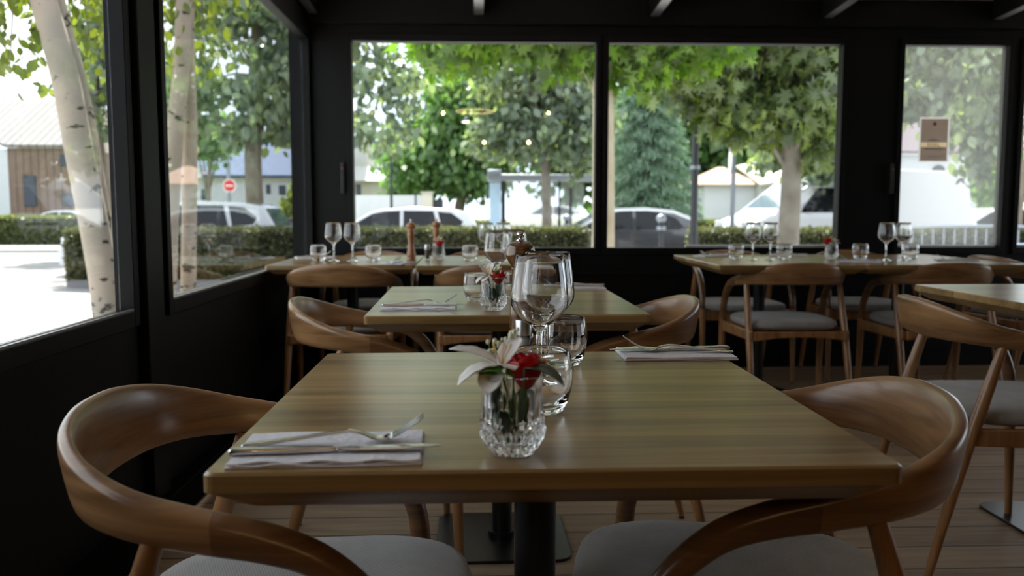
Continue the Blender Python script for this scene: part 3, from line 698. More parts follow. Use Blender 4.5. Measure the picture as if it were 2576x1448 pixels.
def make_leaf(mat, base, top, az, el, L, W, curl, name='leaf_sprig', veins=False):
    t = thing(name, '', 'leaf'); V, F = petal_mesh(L, W, curl, .25, 12, 8, tip=.93)
    b = thin(MB().add(V, F).build('blade', mat, t, True))
    b.location = top; b.rotation_euler = (Matrix.Rotation(az, 3, 'Z') @ Matrix.Rotation(-el, 3, 'Y')).to_euler()
    MB().tube(catmull([base, tuple((Vector(base) + Vector(top)) * .5 + Vector((.002, 0, 0))), top], 4), [.0011] * 9, 6).build('stem', 'stem', t, True)
    return t
def make_sprig(tips):
    t = thing('bud_sprig', '', 'flower'); st = MB(); rnd = random.Random(7)
    for tip in tips:
        tip = Vector(tip); base = Vector((tip.x * .15, tip.y * .15, .016)); fork = base.lerp(tip, .72)
        st.tube([base, fork], [.0009, .0007], 6)
        bd = MB()
        for k in range(7):
            p = tip + Vector((rnd.uniform(-.007, .007), rnd.uniform(-.006, .006), rnd.uniform(-.008, .006)))
            st.tube([fork, p], [.0006, .0004], 5); bd.ball(p, rnd.uniform(.0017, .0027), 5, 1.3)
        bd.build('buds', 'bud', t, True)
    st.build('stem', 'stem', t, True)
    return t
wine, tumb, vase, napk = make_wine(), make_tumbler(), make_vase(), make_napkin()
props(wine, '', 'wine glass'); props(tumb, '', 'water glass'); props(vase, '', 'vase'); props(napk, '', 'napkin')
mill, mill2, shak, fork, knife = make_mill('mill', True), make_mill('mill2', False), make_shaker(), make_fork(), make_knife()
used = set()
def put(key, proto, x, y, z, r, label, group=None):
    o = place(proto, key in used, (x, y, z), R_(r), label, group); used.add(key); return o
GW, GT, GV, GN, GF, GK = 'stemmed wine glasses', 'rounded water tumblers', 'cut-glass tumblers holding flowers', 'folded white napkins', 'steel forks', 'steel knives'
# wine glasses
for x, y, lb in ((.0925, 1.275, 'wine glass on the nearest table, the front one of the big overlapping pair'),
                 (.112, 1.368, 'wine glass on the nearest table, just behind the front one of the pair'),
                 (.064, 2.80, 'wine glass on the second table, standing left of the mill head'),
                 (.125, 2.90, 'wine glass on the second table, its rim peeking out behind the mill head'),
                 (-.752, 4.50, 'wine glass before the dark window post, left one of the pair in the corner'),
                 (-.655, 4.50, 'wine glass half before the dark window post, right one of the pair in the corner'),
                 (.045, 4.50, 'faint wine glass behind the second table, near the hedge line, left of two'),
                 (.135, 4.50, 'faint wine glass behind the second table, near the hedge line, right of two'),
                 (1.475, 4.53, 'wine glass in front of the hedge, left of the pair between two tumblers'),
                 (1.570, 4.53, 'wine glass in front of the hedge, right of the pair, beside the plane trunk'),
                 (2.165, 4.45, 'wine glass against the wide dark post under the poster side, fully on black'),
                 (2.255, 4.45, 'wine glass at the edge of the poster window, in front of the crowd barrier')):
    put('w', wine, x, y, TT, 0, lb, GW)
for x, y, lb in ((.083, 1.115, 'tumbler on the nearest table, half hidden behind the flower tumbler'),
                 (.146, 1.455, 'tumbler on the nearest table, right behind the wine glass stems'),
                 (.000, 2.50, 'tumbler on the second table, behind the left edge of its flower glass'),
                 (.105, 2.56, 'tumbler on the second table, between its flower glass and the wine bowls'),
                 (-.835, 4.52, 'tumbler at the window corner, left of the two corner wine glasses'),
                 (-.548, 4.52, 'tumbler at the window corner, right of the two corner wine glasses'),
                 (-.040, 4.48, 'tumbler on the far table, between its flower glass and the faint wine glasses'),
                 (1.405, 4.60, 'tumbler under the back windows, left of the wine pair before the hedge'),
                 (1.672, 4.60, 'tumbler under the back windows, below the plane tree trunk'),
                 (2.080, 4.57, 'tumbler before the wide dark post, next to the flower glass'),
                 (2.375, 4.60, 'tumbler below the crowd barrier, last glass toward the frame edge')):
    put('t', tumb, x, y, TT, 0, lb, GT)
VS = ((.0375, .925, 'nearest'), (.041, 2.27, 'second'), (-.212, 4.62, 'mill'), (1.925, 4.58, 'back'))
for (x, y, k), lb in zip(VS, ('cut-glass tumbler used as vase on the nearest table, big and slightly blurred', 'cut-glass tumbler used as vase on the second table, facets sparkling', 'cut-glass tumbler used as vase beside the wooden mills', 'cut-glass tumbler used as vase before the dark post under the back windows')):
    put('v', vase, x, y, TT, 0, lb, GV)
# mills and shakers
put('m', mill, .077, 1.535, TT, 0, 'dark glossy pepper mill with round head rising behind the wine glasses')
put('m2', mill2, -.342, 4.42, TT, 0, 'light wooden mill in full view before the white car and hedge', 'light wooden mills')
put('m2', mill2, -.230, 4.80, TT, 0, 'light wooden mill behind the flower glass, only its upper half showing', 'light wooden mills')
put('s', shak, .0785, 1.455, TT, 0, 'small salt shaker with steel cap beside the dark pepper mill')
o = put('s', shak, -.272, 4.62, TT, 0, 'small pepper shaker between the wooden mill and the flower glass')
o['category'] = 'shaker'
for c in o.children:
    if c.name.startswith('salt'): c.data = c.data.copy(); c.data.materials[0] = M['pepper']; c.name = 'pepper'
o.name = 'pepper_shaker'
# place settings: napkin x, y, rot, fork and knife offsets (local), where
SET = [(-.163, .940, 2, 'nearest table, wall side', (-.098, .000, 4), (-.104, -.032, 2)),
       (.363, 1.552, 180, 'nearest table, far room-side corner', (-.104, .018, -5), (-.106, -.014, 3)),
       (-.160, 2.335, 1, 'second table, wall side', (-.096, .020, 0), (-.100, -.014, 1)),
       (.330, 2.905, 180, 'second table, far room-side corner', (-.098, .018, -2), (-.104, -.014, 2)),
       (-.905, 4.78, 20, 'corner table, against the side glass', (-.098, .018, 8), (-.104, -.014, 0)),
       (-.405, 4.27, 75, 'corner table, near edge at the joint', (-.098, .018, 0), (-.104, -.014, -5)),
       (.33, 4.30, 170, 'far table with the mills, its room-side end', (-.098, .018, 0), (-.104, -.014, 0)),
       (1.36, 4.88, 200, 'back-window table, its window corner', (-.098, .018, 0), (-.104, -.014, 6)),
       (1.80, 4.88, 160, 'back-window table, window side near the joint', (-.098, .018, 4), (-.104, -.014, 0)),
       (1.97, 4.32, 150, 'back-window table, near side at the joint', (-.098, .018, 0), (-.104, -.014, -4)),
       (2.52, 4.40, 160, 'last back-window table, toward the frame edge', (-.098, .018, 6), (-.104, -.014, 0))]
for x, y, r, wh, fk, kn in SET:
    put('n', napk, x, y, TT, r, 'folded white napkin, ' + wh, GN)
    a = R_(r); rot = lambda p: (x + p[0] * math.cos(a) - p[1] * math.sin(a), y + p[0] * math.sin(a) + p[1] * math.cos(a))
    p = rot(fk); put('f', fork, p[0], p[1], TT + .0070, r + fk[2], 'steel fork with tines up on the napkin, ' + wh, GF)
    p = rot(kn); put('k', knife, p[0], p[1], TT + .0060, r + kn[2], 'steel knife on the napkin, ' + wh, GK)

# flowers
names = {'nearest': 'in the nearest flower tumbler', 'second': 'in the second table\'s flower glass', 'mill': 'in the flower glass beside the mills', 'back': 'in the flower glass before the dark post'}
def bouquet(x, y, k, rz=0):
    wh = names[k]; z = TT; out = []
    if k == 'nearest':
        li = make_lily([(165, 30, .062, .016, .5), (190, 4, .054, .017, .9), (235, -12, .040, .016, 1.1), (50, 50, .042, .013, .3), (300, 25, .028, .011, .9), (120, 30, .036, .013, .5)], .098, (-.012, -.004))
        ro = make_rose(.079, (.015, .0))
        l1 = make_leaf('leafd', (.004, 0, .016), (.012, -.024, .098), R_(-22), R_(14), .050, .0155, 1.15)
        l2 = make_leaf('leafl', (-.003, 0, .016), (.000, -.026, .090), R_(162), R_(30), .044, .0125, 1.0)
        l3 = make_leaf('leafl', (.004, .002, .016), (.012, .002, .098), R_(5), R_(22), .038, .008, .8)
        sp = make_sprig([(-.008, .026, .122), (.004, .030, .128), (-.02, .02, .118)])
        l4 = make_leaf('leafk', (-.004, .006, .016), (-.020, .0, .040), R_(95), R_(85), .044, .010, .3)
        l5 = make_leaf('leafk', (.006, .006, .016), (.012, .008, .028), R_(60), R_(86), .048, .014, .3)
        l6 = make_leaf('leafk', (.0, -.004, .016), (-.010, -.012, .02), R_(250), R_(84), .034, .012, .3)
        out = [(li, 'white lily with long drooping petals '), (ro, 'red rose half sunk below the rim '), (l1, 'dark leaf with pale stripes arching over the rim '), (l2, 'light green pointed leaf leaning to the lily '), (l3, 'light green leaf above the rose '), (sp, 'pale green bud sprig '),
               (l4, 'deep green upright leaf at the lily side '), (l5, 'deep green broad leaf under the rose '), (l6, 'deep green short leaf at the glass front ')]
    else:
        a = 1 if k != 'back' else -1
        if k == 'back': pet = [(20, 30, .040, .010, .5), (-15, 10, .036, .010, .8), (70, 50, .034, .009, .4), (120, 40, .03, .009, .4), (200, 40, .026, .009, .4)]; ln = (.012, 0); rl = (-.026, -.006); rh = .084
        elif k == 'mill': pet = [(100, 60, .036, .010, .3), (20, 30, .036, .010, .5), (60, 60, .036, .010, .4), (160, 40, .034, .010, .5), (-20, 12, .034, .010, .8)]; ln = (.004, .006); rl = (.008, -.012); rh = .072
        else: pet = [(175, 22, .046, .0125, .7), (200, 0, .040, .013, 1.0), (140, 55, .042, .012, .3), (85, 62, .040, .012, .3), (60, 62, .042, .011, .2), (240, 5, .034, .012, 1.0)]; ln = (-.014, -.004); rl = (.014, .004); rh = .076
        li = make_lily(pet, .092, ln); ro = make_rose(rh, rl)
        l1 = make_leaf('leafk', (-.004, .004, .016), (-.016, -.006, .030), R_(120), R_(80), .046, .011, .3)
        l2 = make_leaf('leafk', (.004, .004, .016), (.012, -.008, .026), R_(60), R_(84), .050, .014, .3)
        l3 = make_leaf('leafk', (.0, -.004, .016), (-.002, -.016, .024), R_(270), R_(88), .040, .012, .2)
        sp = make_sprig([(.010, -.016, .118), (.018, -.012, .110), (.002, -.012, .106)] if k == 'second' else [(-.02, .0, .112), (.002, .012, .12)])
        out = [(li, 'white lily '), (ro, 'red rose '), (l1, 'deep green leaf on the left '), (l2, 'deep green leaf on the right '), (l3, 'deep green leaf at the front '), (sp, 'bud sprig ')]
    for o, lb in out: o.location = (x, y, z); o['label'] = lb + wh; o['group'] = {'w': 'white lilies', 'r': 'red roses', 'b': 'bud sprigs', 'l': 'loose green leaves'}[o.name[0]]
for x, y, k in VS: bouquet(x, y, k)


# ================================================================ outside
rng = np.random.default_rng(5)
def gz(x, y):
    "street level: falls gently away from the terrace corner"
    return -.5 + .2 * min(1, max(0, (-x - 4) / 5)) * (1 if y < 26 else max(0, 1 - (y - 26) / 6))
V = []; F = []; xs = [-70, -40, -20, -12, -9, -6.5, -4, -1.5, 0, 10, 30, 60]; ys = [-14, 0, 8, 20, 26, 32, 45, 120]
for x in xs:
    for y in ys: V.append((x, y, gz(x, y)))
for i in range(len(xs) - 1):
    for j in range(len(ys) - 1): a = i * len(ys) + j; F.append((a, a + 1, a + len(ys) + 1, a + len(ys)))
def terrain(name, mat, x0, x1, y0, y1, dz, kind=True, nx=8, ny=4, th=.1):
    mb = MB(); V = []; F = []; xs = np.linspace(x0, x1, nx + 1); ys = np.linspace(y0, y1, ny + 1); m = ny + 1
    for s in (0, -th):
        for x in xs:
            for y in ys: V.append((x, y, gz(x, y) + dz + s))
    o = (nx + 1) * m
    for i in range(nx):
        for j in range(ny): a = i * m + j; F += [(a, a + m, a + m + 1, a + 1), (o + a, o + a + 1, o + a + m + 1, o + a + m)]
    for i in range(nx): a = i * m; F += [(a, o + a, o + a + m, a + m), (a + ny, a + m + ny, o + a + m + ny, o + a + ny)]
    for j in range(ny): a = j; b = nx * m + j; F += [(a, a + 1, o + a + 1, o + a), (b, o + b, o + b + 1, b + 1)]
    ob = mb.add(V, F).build(name, mat); return struct(ob) if kind else ob
g = MB(); g.add(V, F); struct(g.build('street_ground', 'asphalt'))
terrain('paving', 'paving', -30, 30, -13, 11.6, .02, nx=30)
terrain('kerb', 'kerb', -9.2, 30, 11.6, 11.8, .03, nx=20)
terrain('far_kerb', 'kerb', -60, -9.5, 27.5, 29.5, .12, nx=30, th=.2)
terrain('far_pavement', 'paving', -60, 40, 33, 37, .03, nx=30)
struct(MB().box(-60, 60, 37, 90, -.6, -.46).build('lawn', 'grass'))
for (a, b, c, d) in ((-22, -9.8, 12.8, 12.92), (-24, -10, 15.4, 15.55)):
    o = terrain('road_marking', 'paint', a, b, c, d, .006, nx=14, ny=1, th=.004)

def leaves(name, P, N, size, mat, parent, shape='quad', sj=.35):
    "one small folded blade per point"
    P = np.asarray(P, float); n = len(P)
    if shape == 'maple': S = [(0, 0), (.34, -.10), (.16, .16), (.62, .30), (.20, .42), (.40, .78), (.12, .66), (0, 1.12), (-.12, .66), (-.40, .78), (-.20, .42), (-.62, .30), (-.16, .16), (-.34, -.10)]
    elif shape == 'oval': S = [(0, 0), (.28, .25), (.30, .6), (0, 1), (-.30, .6), (-.28, .25)]
    elif shape == 'needle': S = [(0, 0), (.10, .4), (0, 1), (-.10, .4)]
    else: S = [(0, 0), (.38, .45), (0, 1), (-.38, .45)]
    S = np.array(S); k = len(S)
    d = np.asarray(N, float) + rng.normal(0, .45, (n, 3)); d /= np.linalg.norm(d, axis=1, keepdims=True) + 1e-9
    r = rng.normal(0, 1, (n, 3)); u = np.cross(d, r); u /= np.linalg.norm(u, axis=1, keepdims=True) + 1e-9; w = np.cross(u, d)
    sz = size * (1 + rng.uniform(-sj, sj, n))
    V = P[:, None, :] + sz[:, None, None] * (S[None, :, 0, None] * u[:, None, :] + (S[None, :, 1, None] - .5) * d[:, None, :] + (.28 * np.abs(S[None, :, 0, None])) * w[:, None, :])
    V = V.reshape(-1, 3); me = bpy.data.meshes.new(name); me.vertices.add(n * k); me.vertices.foreach_set('co', V.ravel().astype(np.float32))
    me.loops.add(n * k); me.loops.foreach_set('vertex_index', np.arange(n * k, dtype=np.int32))
    me.polygons.add(n); me.polygons.foreach_set('loop_start', np.arange(0, n * k, k, dtype=np.int32)); me.polygons.foreach_set('loop_total', np.full(n, k, dtype=np.int32))
    me.update(); me.validate(); me.materials.append(M[mat])
    o = bpy.data.objects.new(name, me); col.objects.link(o); o.parent = parent; return o
def clumps(ells, ncl, per, spread):
    "leaf points in clumps spread through ellipsoids (cx, cy, cz, rx, ry, rz)"
    vol = np.array([e[3] * e[4] * e[5] for e in ells]) ** .67; vol /= vol.sum(); C_ = []
    for e, f in zip(ells, vol):
        m = max(3, int(ncl * f)); v = rng.normal(0, 1, (m, 3)); v /= np.linalg.norm(v, axis=1, keepdims=True)
        rr = rng.uniform(.25, 1, (m, 1)) ** .55; C_.append(np.array(e[:3]) + v * rr * np.array(e[3:]))
    C_ = np.vstack(C_); P = np.repeat(C_, per, axis=0) + rng.normal(0, 1, (len(C_) * per, 3)) * np.array([spread, spread, spread * .6])
    return C_, P
def tree(name, label, base, trunk, radii, ells, ncl, per, spread, size, leafm, barkm, shape='quad', group=None, cat='tree', droop=-.6, nbr=14, brr=.035):
    t = thing(name, label, cat, base, 0, group)
    tr = catmull(trunk, 5); rr = np.interp(np.linspace(0, 1, len(tr)), np.linspace(0, 1, len(radii)), radii)
    MB().tube(tr, list(rr), 16).build('trunk', barkm, t, True)
    C_, P = clumps(ells, ncl, per, spread)
    br = MB(); i0 = len(tr) // 2
    for c in C_[rng.choice(len(C_), min(nbr, len(C_)), replace=False)]:
        s = tr[rng.integers(i0, len(tr))]; mid = (np.array(s) + c) / 2 + np.array([0, 0, .15 * np.linalg.norm(c - s)])
        q = catmull([s, mid, c], 4); br.tube(q, list(np.linspace(brr, brr * .25, len(q))), 6)
    if nbr: br.build('branches', barkm, t, True)
    N = np.tile([0, 0, droop], (len(P), 1)) + (P - P.mean(0)) * .12
    leaves('foliage', P, N, size, leafm, t, shape)
    return t
def rel(px, py, Y, base): p = at(px, py, Y); return (p.x - base[0], p.y - base[1], p.z - base[2])
def ell(px, py, Y, rpx, rpy, ry, base): s = Y / 2150; c = rel(px, py, Y, base); return (*c, rpx * s, ry, rpy * s)

# ---- birches by the terrace
def birch(label, stems, Y, leafells, ncl, extra=None):
    b = at(stems[0][0][-1][0], 900, Y); base = (b.x, Y, gz(b.x, Y)); t = thing('birch_tree', label, 'tree', base, 0, 'birches beside the terrace')
    for pts, r0, r1, dy in stems:
        q = [rel(px, py, Y + dy, base) for px, py in pts]; q[-1] = (q[-1][0], q[-1][1], min(q[-1][2], 0.0))
        c = catmull(q, 5); MB().tube(c, list(np.linspace(r1, r0, len(c))), 20).build('trunk', 'birch', t, True)
    C_, P = clumps([ell(*e, base) for e in leafells], ncl, 9, .13)
    br = MB()
    top = np.array(c[0])
    for cc in C_[::4]: q = catmull([top + np.array([0, 0, .3]), (top + cc) / 2 + np.array([0, 0, .5]), cc], 3); br.tube(q, list(np.linspace(.012, .003, len(q))), 5)
    br.build('twigs', 'bark', t, True)
    leaves('foliage', P, np.tile([0, 0, -1.0], (len(P), 1)), .075, 'birchleaf', t, 'oval')
birch('leaning birch with a slim second stem, seen through the pane nearest the viewer',
      [([(40, -420), (75, -180), (110, 0), (163, 190), (203, 400), (243, 600), (273, 800), (290, 1060)], .088, .068, 0), ([(100, -380), (128, -150), (147, 0), (200, 200), (236, 390), (262, 560), (278, 760), (290, 1060)], .045, .034, .14)], 5.2,
      [(30, 20, 5.3, 60, 120, .6), (-60, -160, 5.4, 260, 200, .8), (215, 60, 5.8, 60, 220, .5), (45, 190, 5.2, 30, 40, .2), (150, -260, 5.4, 260, 160, .8)], 190)
birch('twin-stemmed birch filling the pane behind the black post',
      [([(470, -350), (466, -120), (462, 0), (458, 150), (444, 300), (433, 450), (425, 620), (418, 900), (412, 1150)], .062, .048, 0), ([(480, -350), (474, -120), (472, 0), (472, 150), (478, 300), (477, 450), (475, 640), (472, 900), (470, 1150)], .055, .042, .15)], 5.9,
      [(470, -90, 6.0, 150, 150, .6), (420, 120, 6.2, 50, 160, .4), (520, 130, 6.2, 40, 90, .4), (470, -330, 6.0, 300, 180, .8)], 100)
# ---- street trees
TB = lambda px, Y: (at(px, 527, Y).x, Y, gz(at(px, 527, Y).x, Y))
b = TB(640, 22)
tree('plane_tree', 'street tree with a grey trunk rising behind the white estate car by the corner', b, [(0, 0, 0), (.02, 0, 1.5), (0, 0, 2.8), (.1, 0, 4.4), (.2, 0, 6.5)], [.27, .22, .21, .19, .10],
     [ell(600, 160, 22, 190, 180, 1.8, b), ell(440, 250, 22, 90, 120, 1.2, b), ell(720, 250, 21, 90, 130, 1.2, b), ell(560, -60, 22, 260, 160, 2, b), ell(650, 330, 22, 110, 45, 1, b)], 340, 13, .25, .27, 'greyleaf', 'bark', 'oval', 'street trees')
b = TB(250, 25)
tree('plane_tree', 'dark leafy tree between the leaning birch and the black post', b, [(0, 0, 0), (.1, 0, 2), (0, 0, 4.2), (.1, 0, 6.5)], [.2, .17, .15, .08],
     [ell(275, 210, 25, 65, 150, 1.0, b), ell(260, 60, 25, 70, 120, 1.0, b), ell(390, 260, 25, 60, 130, 1.2, b)], 190, 13, .26, .26, 'greyleaf', 'bark', 'oval', 'street trees')
b = TB(930, 20)
tree('plane_tree', 'silver-leaved tree hanging in from the side of the widest back pane', (b[0] - 1.2, b[1], b[2]), [(0, 0, 0), (.1, 0, 2.6), (.4, 0, 4.4), (1.0, 0, 6)], [.16, .15, .13, .08],
     [ell(960, 330, 20, 110, 60, 1.0, (b[0] - 1.2, b[1], b[2])), ell(900, 190, 20, 70, 120, 1.0, (b[0] - 1.2, b[1], b[2])), ell(1010, 200, 20, 50, 90, .8, (b[0] - 1.2, b[1], b[2])), ell(880, -20, 20, 170, 100, 1.4, (b[0] - 1.2, b[1], b[2]))], 115, 13, .2, .24, 'greyleaf', 'bark', 'oval', 'street trees')
b = TB(1378, 24)
tree('plane_tree', 'slender street tree in front of the bus shelter', b, [(0, 0, 0), (-.03, 0, 1.5), (-.06, 0, 2.7), (.1, 0, 4.2), (.2, 0, 5.5)], [.17, .13, .12, .10, .06],
     [ell(1390, 290, 24, 130, 130, 1.3, b), ell(1270, 330, 24, 90, 80, 1.0, b), ell(1300, 210, 24, 120, 70, 1.2, b), ell(1470, 350, 24, 60, 90, 1, b), ell(1400, 120, 24, 140, 90, 1.3, b)], 400, 14, .24, .24, 'greyleaf', 'bark2', 'oval', 'street trees')
b = TB(1150, 46)
tree('broadleaf_tree', 'wide dark green tree with several leaning stems, far across the street', b, [(0, 0, 0), (.1, 0, 1.4), (.3, 0, 3), (.2, 0, 7)], [.34, .28, .24, .12],
     [ell(1150, 370, 46, 150, 110, 3, b), ell(1060, 420, 46, 90, 70, 2.4, b), ell(1240, 330, 46, 80, 90, 2.4, b), ell(1190, 260, 46, 120, 100, 3, b), ell(1170, 440, 46, 110, 50, 2, b)], 900, 12, .5, .42, 'darkleaf', 'bark', 'quad')
b = TB(1985, 12.5)
tree('plane_tree', 'plane tree whose mottled trunk stands right behind the wine pair', b, [(0, 0, 0), (.0, 0, 1), (.02, 0, 2.0), (-.02, 0, 3.2), (-.1, .2, 4.6)], [.19, .155, .14, .12, .07],
     [ell(1960, 240, 12.5, 180, 130, 1.1, b), ell(1770, 195, 12.2, 100, 95, .8, b), ell(2080, 300, 12.8, 120, 130, .9, b), ell(1870, 300, 12.3, 100, 50, .7, b), ell(1900, 60, 12.5, 330, 120, 1.5, b)], 720, 17, .15, .185, 'plane', 'bark2', 'maple', 'street trees', nbr=20)
b = TB(2090, 20)
tree('plane_tree', 'grey-green tree lower behind the plane tree, over the white van', (b[0] + .6, b[1], b[2]), [(0, 0, 0), (0, 0, 2.6), (.1, 0, 4.8)], [.13, .11, .06],
     [ell(2080, 400, 20, 90, 70, .9, (b[0] + .6, b[1], b[2])), ell(1960, 380, 20, 70, 50, .8, (b[0] + .6, b[1], b[2])), ell(2130, 330, 20, 60, 80, .9, (b[0] + .6, b[1], b[2]))], 120, 11, .22, .26, 'greyleaf', 'bark', 'oval', 'street trees')
b = TB(1516, 9.6)
tree('maple_tree', 'pale-barked maple hidden behind the black window divider, sunlit leaves hanging along the top', b, [(0, 0, 0), (.01, 0, 1.2), (0, 0, 2.4), (-.02, 0, 3.6), (0, .1, 5)], [.145, .128, .120, .115, .07],
     [ell(1330, 95, 9.4, 210, 55, .7, b), ell(1150, 120, 9.6, 110, 50, .6, b), ell(1440, 140, 9.5, 60, 50, .5, b), ell(1720, 110, 9.4, 150, 60, .7, b), ell(1620, 150, 9.4, 60, 60, .5, b), ell(1480, -60, 9.6, 460, 110, 1.4, b)], 430, 16, .13, .175, 'maple', 'birch2', 'maple', nbr=9, brr=.016)
b = TB(2330, 17.6)
tree('plane_tree', 'sunlit tree over the crowd barrier, seen through the dusty pane', (b[0] + 1.9, b[1], b[2]), [(0, 0, 0), (0, 0, 2.6), (-.2, 0, 4.4), (-.4, 0, 6)], [.15, .13, .11, .06],
     [ell(2330, 190, 17.6, 90, 110, .8, (b[0] + 1.9, b[1], b[2])), ell(2470, 280, 17.6, 70, 110, .9, (b[0] + 1.9, b[1], b[2])), ell(2300, 270, 17.6, 50, 40, .5, (b[0] + 1.9, b[1], b[2])), ell(2470, 410, 17.6, 50, 60, .6, (b[0] + 1.9, b[1], b[2])), ell(2420, 60, 17.6, 200, 90, 1.2, (b[0] + 1.9, b[1], b[2]))], 190, 13, .18, .24, 'greyleaf', 'bark', 'oval', 'street trees')
b = TB(2480, 32)
tree('shrub_tree', 'bushy light green shrub between the van and the far white car', b, [(0, 0, 0), (0, 0, 1.2), (0, 0, 2.4)], [.08, .06, .04], [ell(2470, 470, 32, 55, 60, 1.0, b), ell(2540, 440, 32, 60, 90, 1.2, b)], 90, 14, .3, .3, 'darkleaf', 'bark', 'quad', cat='shrub')
b = TB(752, 34)
tree('shrub_tree', 'young yellowish shrub beside the long white building', b, [(0, 0, 0), (0, 0, 1), (0, 0, 2)], [.06, .05, .03], [ell(752, 530, 34, 38, 32, .7, b), ell(750, 490, 34, 14, 22, .4, b)], 60, 14, .2, .2, 'birchleaf', 'bark', 'quad', cat='shrub')
b = TB(525, 30)
tree('shrub_tree', 'small green crown in front of the slate roof, right of the twin birch', b, [(0, 0, 0), (0, 0, 1.6), (.1, 0, 3.2)], [.09, .08, .05], [ell(530, 350, 30, 50, 45, .8, b)], 60, 14, .3, .3, 'darkleaf', 'bark', 'quad', cat='tree')
# distant belt of trees closing the view
for i, (px, py, rx, ry_, Y, lm, lb) in enumerate(((1430, 300, 190, 200, 55, 'darkleaf', 'far green tree mass behind the bus shelter'), (1650, 330, 130, 190, 60, 'greyleaf', 'far tree mass above the pointed conifer'), (1800, 330, 120, 120, 58, 'darkleaf', 'far dark trees above the orange-tiled house'),
                                                   (2020, 260, 160, 160, 62, 'greyleaf', 'far tree mass behind the plane crown'), (2420, 230, 120, 190, 60, 'greyleaf', 'far hazy trees behind the poster'), (1010, 420, 60, 60, 60, 'darkleaf', 'far light green tree beside the pale mansard house'))):
    b = TB(px, Y)
    tree('broadleaf_tree', lb, b, [(0, 0, 0), (0, 0, 3), (0, 0, 6)], [.3, .25, .15], [ell(px, py, Y, rx, ry_, 3, b), ell(px + rx * .4, py + ry_ * .4, Y, rx * .6, ry_ * .5, 2.5, b)], 330, 11, .8, .75, lm, 'bark', 'quad', 'trees closing the far view', nbr=0)
# conifer
b = TB(1625, 33); t = thing('conifer_tree', 'tall blue-green conifer with drooping tiers behind the dark hatchback', 'tree', b)
MB().tube([(0, 0, 0), (0, 0, 4), (0, 0, 8.6)], [.25, .16, .04], 12).build('trunk', 'bark', t, True)
P = []; N = []; bm_ = MB()
for k in range(150):
    h = .9 + 7.4 * (k / 150) ** 1.15; R0 = 2.35 * (1 - (h - .9) / 8.2) ** .8 + .1; a = k * 2.39996
    tipv = np.array([R0 * math.cos(a), R0 * math.sin(a), h - .28 * R0]); s = np.array([0, 0, h + .1])
    bm_.tube([tuple(s), tuple((s + tipv) / 2 + [0, 0, .1]), tuple(tipv)], [.03, .02, .008], 5)
    m = int(70 + 190 * R0 / 2.3); u = rng.uniform(.15, 1, (m, 1)); pp = s + (tipv - s) * u; pp[:, 2] += .1 * np.sin(np.pi * u[:, 0]); side = np.array([-math.sin(a), math.cos(a), 0])
    pp = pp + side * rng.normal(0, .16 * R0 / 2 + .05, (m, 1)); pp[:, 2] -= np.abs(rng.normal(0, .10, m)); P.append(pp); N.append(np.tile([.5 * math.cos(a), .5 * math.sin(a), -.9], (m, 1)))
bm_.build('branches', 'bark', t, True)
leaves('foliage', np.vstack(P), np.vstack(N), .26, 'conifer', t, 'needle')

# ---- hedges
def hedge(label, x0, x1, y, dpt, h, size, n, mat='hedge', planter=False, z=None, slope=True):
    zc = gz((x0 + x1) / 2, y) if z is None else z
    t = thing('clipped_hedge', label, 'hedge', ((x0 + x1) / 2, y + dpt / 2, zc)); L = (x1 - x0) / 2; z0 = .22 if planter else 0
    zl = lambda x: (gz(x + (x0 + x1) / 2, y) - zc) * (1 if slope else 0)
    if planter: MB().add([(sx * L, sy * dpt / 2, zl(sx * L) + q) for sx in (-1, 1) for sy in (-1, 1) for q in (0, z0)], [(0, 1, 3, 2), (4, 6, 7, 5), (0, 4, 5, 1), (2, 3, 7, 6), (0, 2, 6, 4), (1, 5, 7, 3)]).build('planter', 'concrete', t)
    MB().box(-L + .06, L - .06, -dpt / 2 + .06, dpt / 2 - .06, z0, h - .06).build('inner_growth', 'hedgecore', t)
    A = np.array([2 * L * (h - z0), 2 * L * dpt, dpt * (h - z0), dpt * (h - z0)]); c = (A / A.sum() * n).astype(int); P = []; N = []
    f = c[0]; P.append(np.c_[rng.uniform(-L, L, f), np.full(f, -dpt / 2) + rng.normal(0, .02, f), rng.uniform(z0, h, f)]); N.append(np.tile([0, -1, .2], (f, 1)))
    f = c[1]; P.append(np.c_[rng.uniform(-L, L, f), rng.uniform(-dpt / 2, dpt / 2, f), h + rng.normal(0, .022, f)]); N.append(np.tile([0, 0, 1.2], (f, 1)))
    for s_, f in ((-1, c[2]), (1, c[3])): P.append(np.c_[np.full(f, s_ * L) + rng.normal(0, .02, f), rng.uniform(-dpt / 2, dpt / 2, f), rng.uniform(z0, h, f)]); N.append(np.tile([s_, 0, .2], (f, 1)))
    leaves('leaves', np.vstack(P), np.vstack(N), size, mat, t, 'quad'); return t
hx0 = at(163, 620, 15.5).x; hx1 = at(1500, 600, 15.5).x
hedge('low clipped hedge running behind the back window from the birches to the black divider', hx0, 2.0, 15.5, .85, 1.10, .075, 26000, planter=True, z=-.45, slope=False)
hedge('low clipped hedge behind the wine pair and the poster window', at(1758, 600, 15.5).x, 13, 15.5, .85, 1.14, .075, 15000, planter=True, slope=False)
hedge('far clipped hedge across the road beyond the leaning birch', at(-120, 570, 37).x, at(318, 570, 37).x, 37, 1.2, 1.2, .16, 4500, 'hedge2', slope=False)
hedge('far hedge strip behind the bus shelter', at(1180, 560, 36).x, at(1500, 560, 36).x, 36, 1.2, 1.0, .16, 3000, 'hedge2', slope=False)
hedge('far hedge strip between lamp post and white van', at(1700, 560, 28.6).x, at(1860, 560, 28.6).x, 28.6, 1.2, 1.1, .14, 2200, 'hedge2', slope=False)

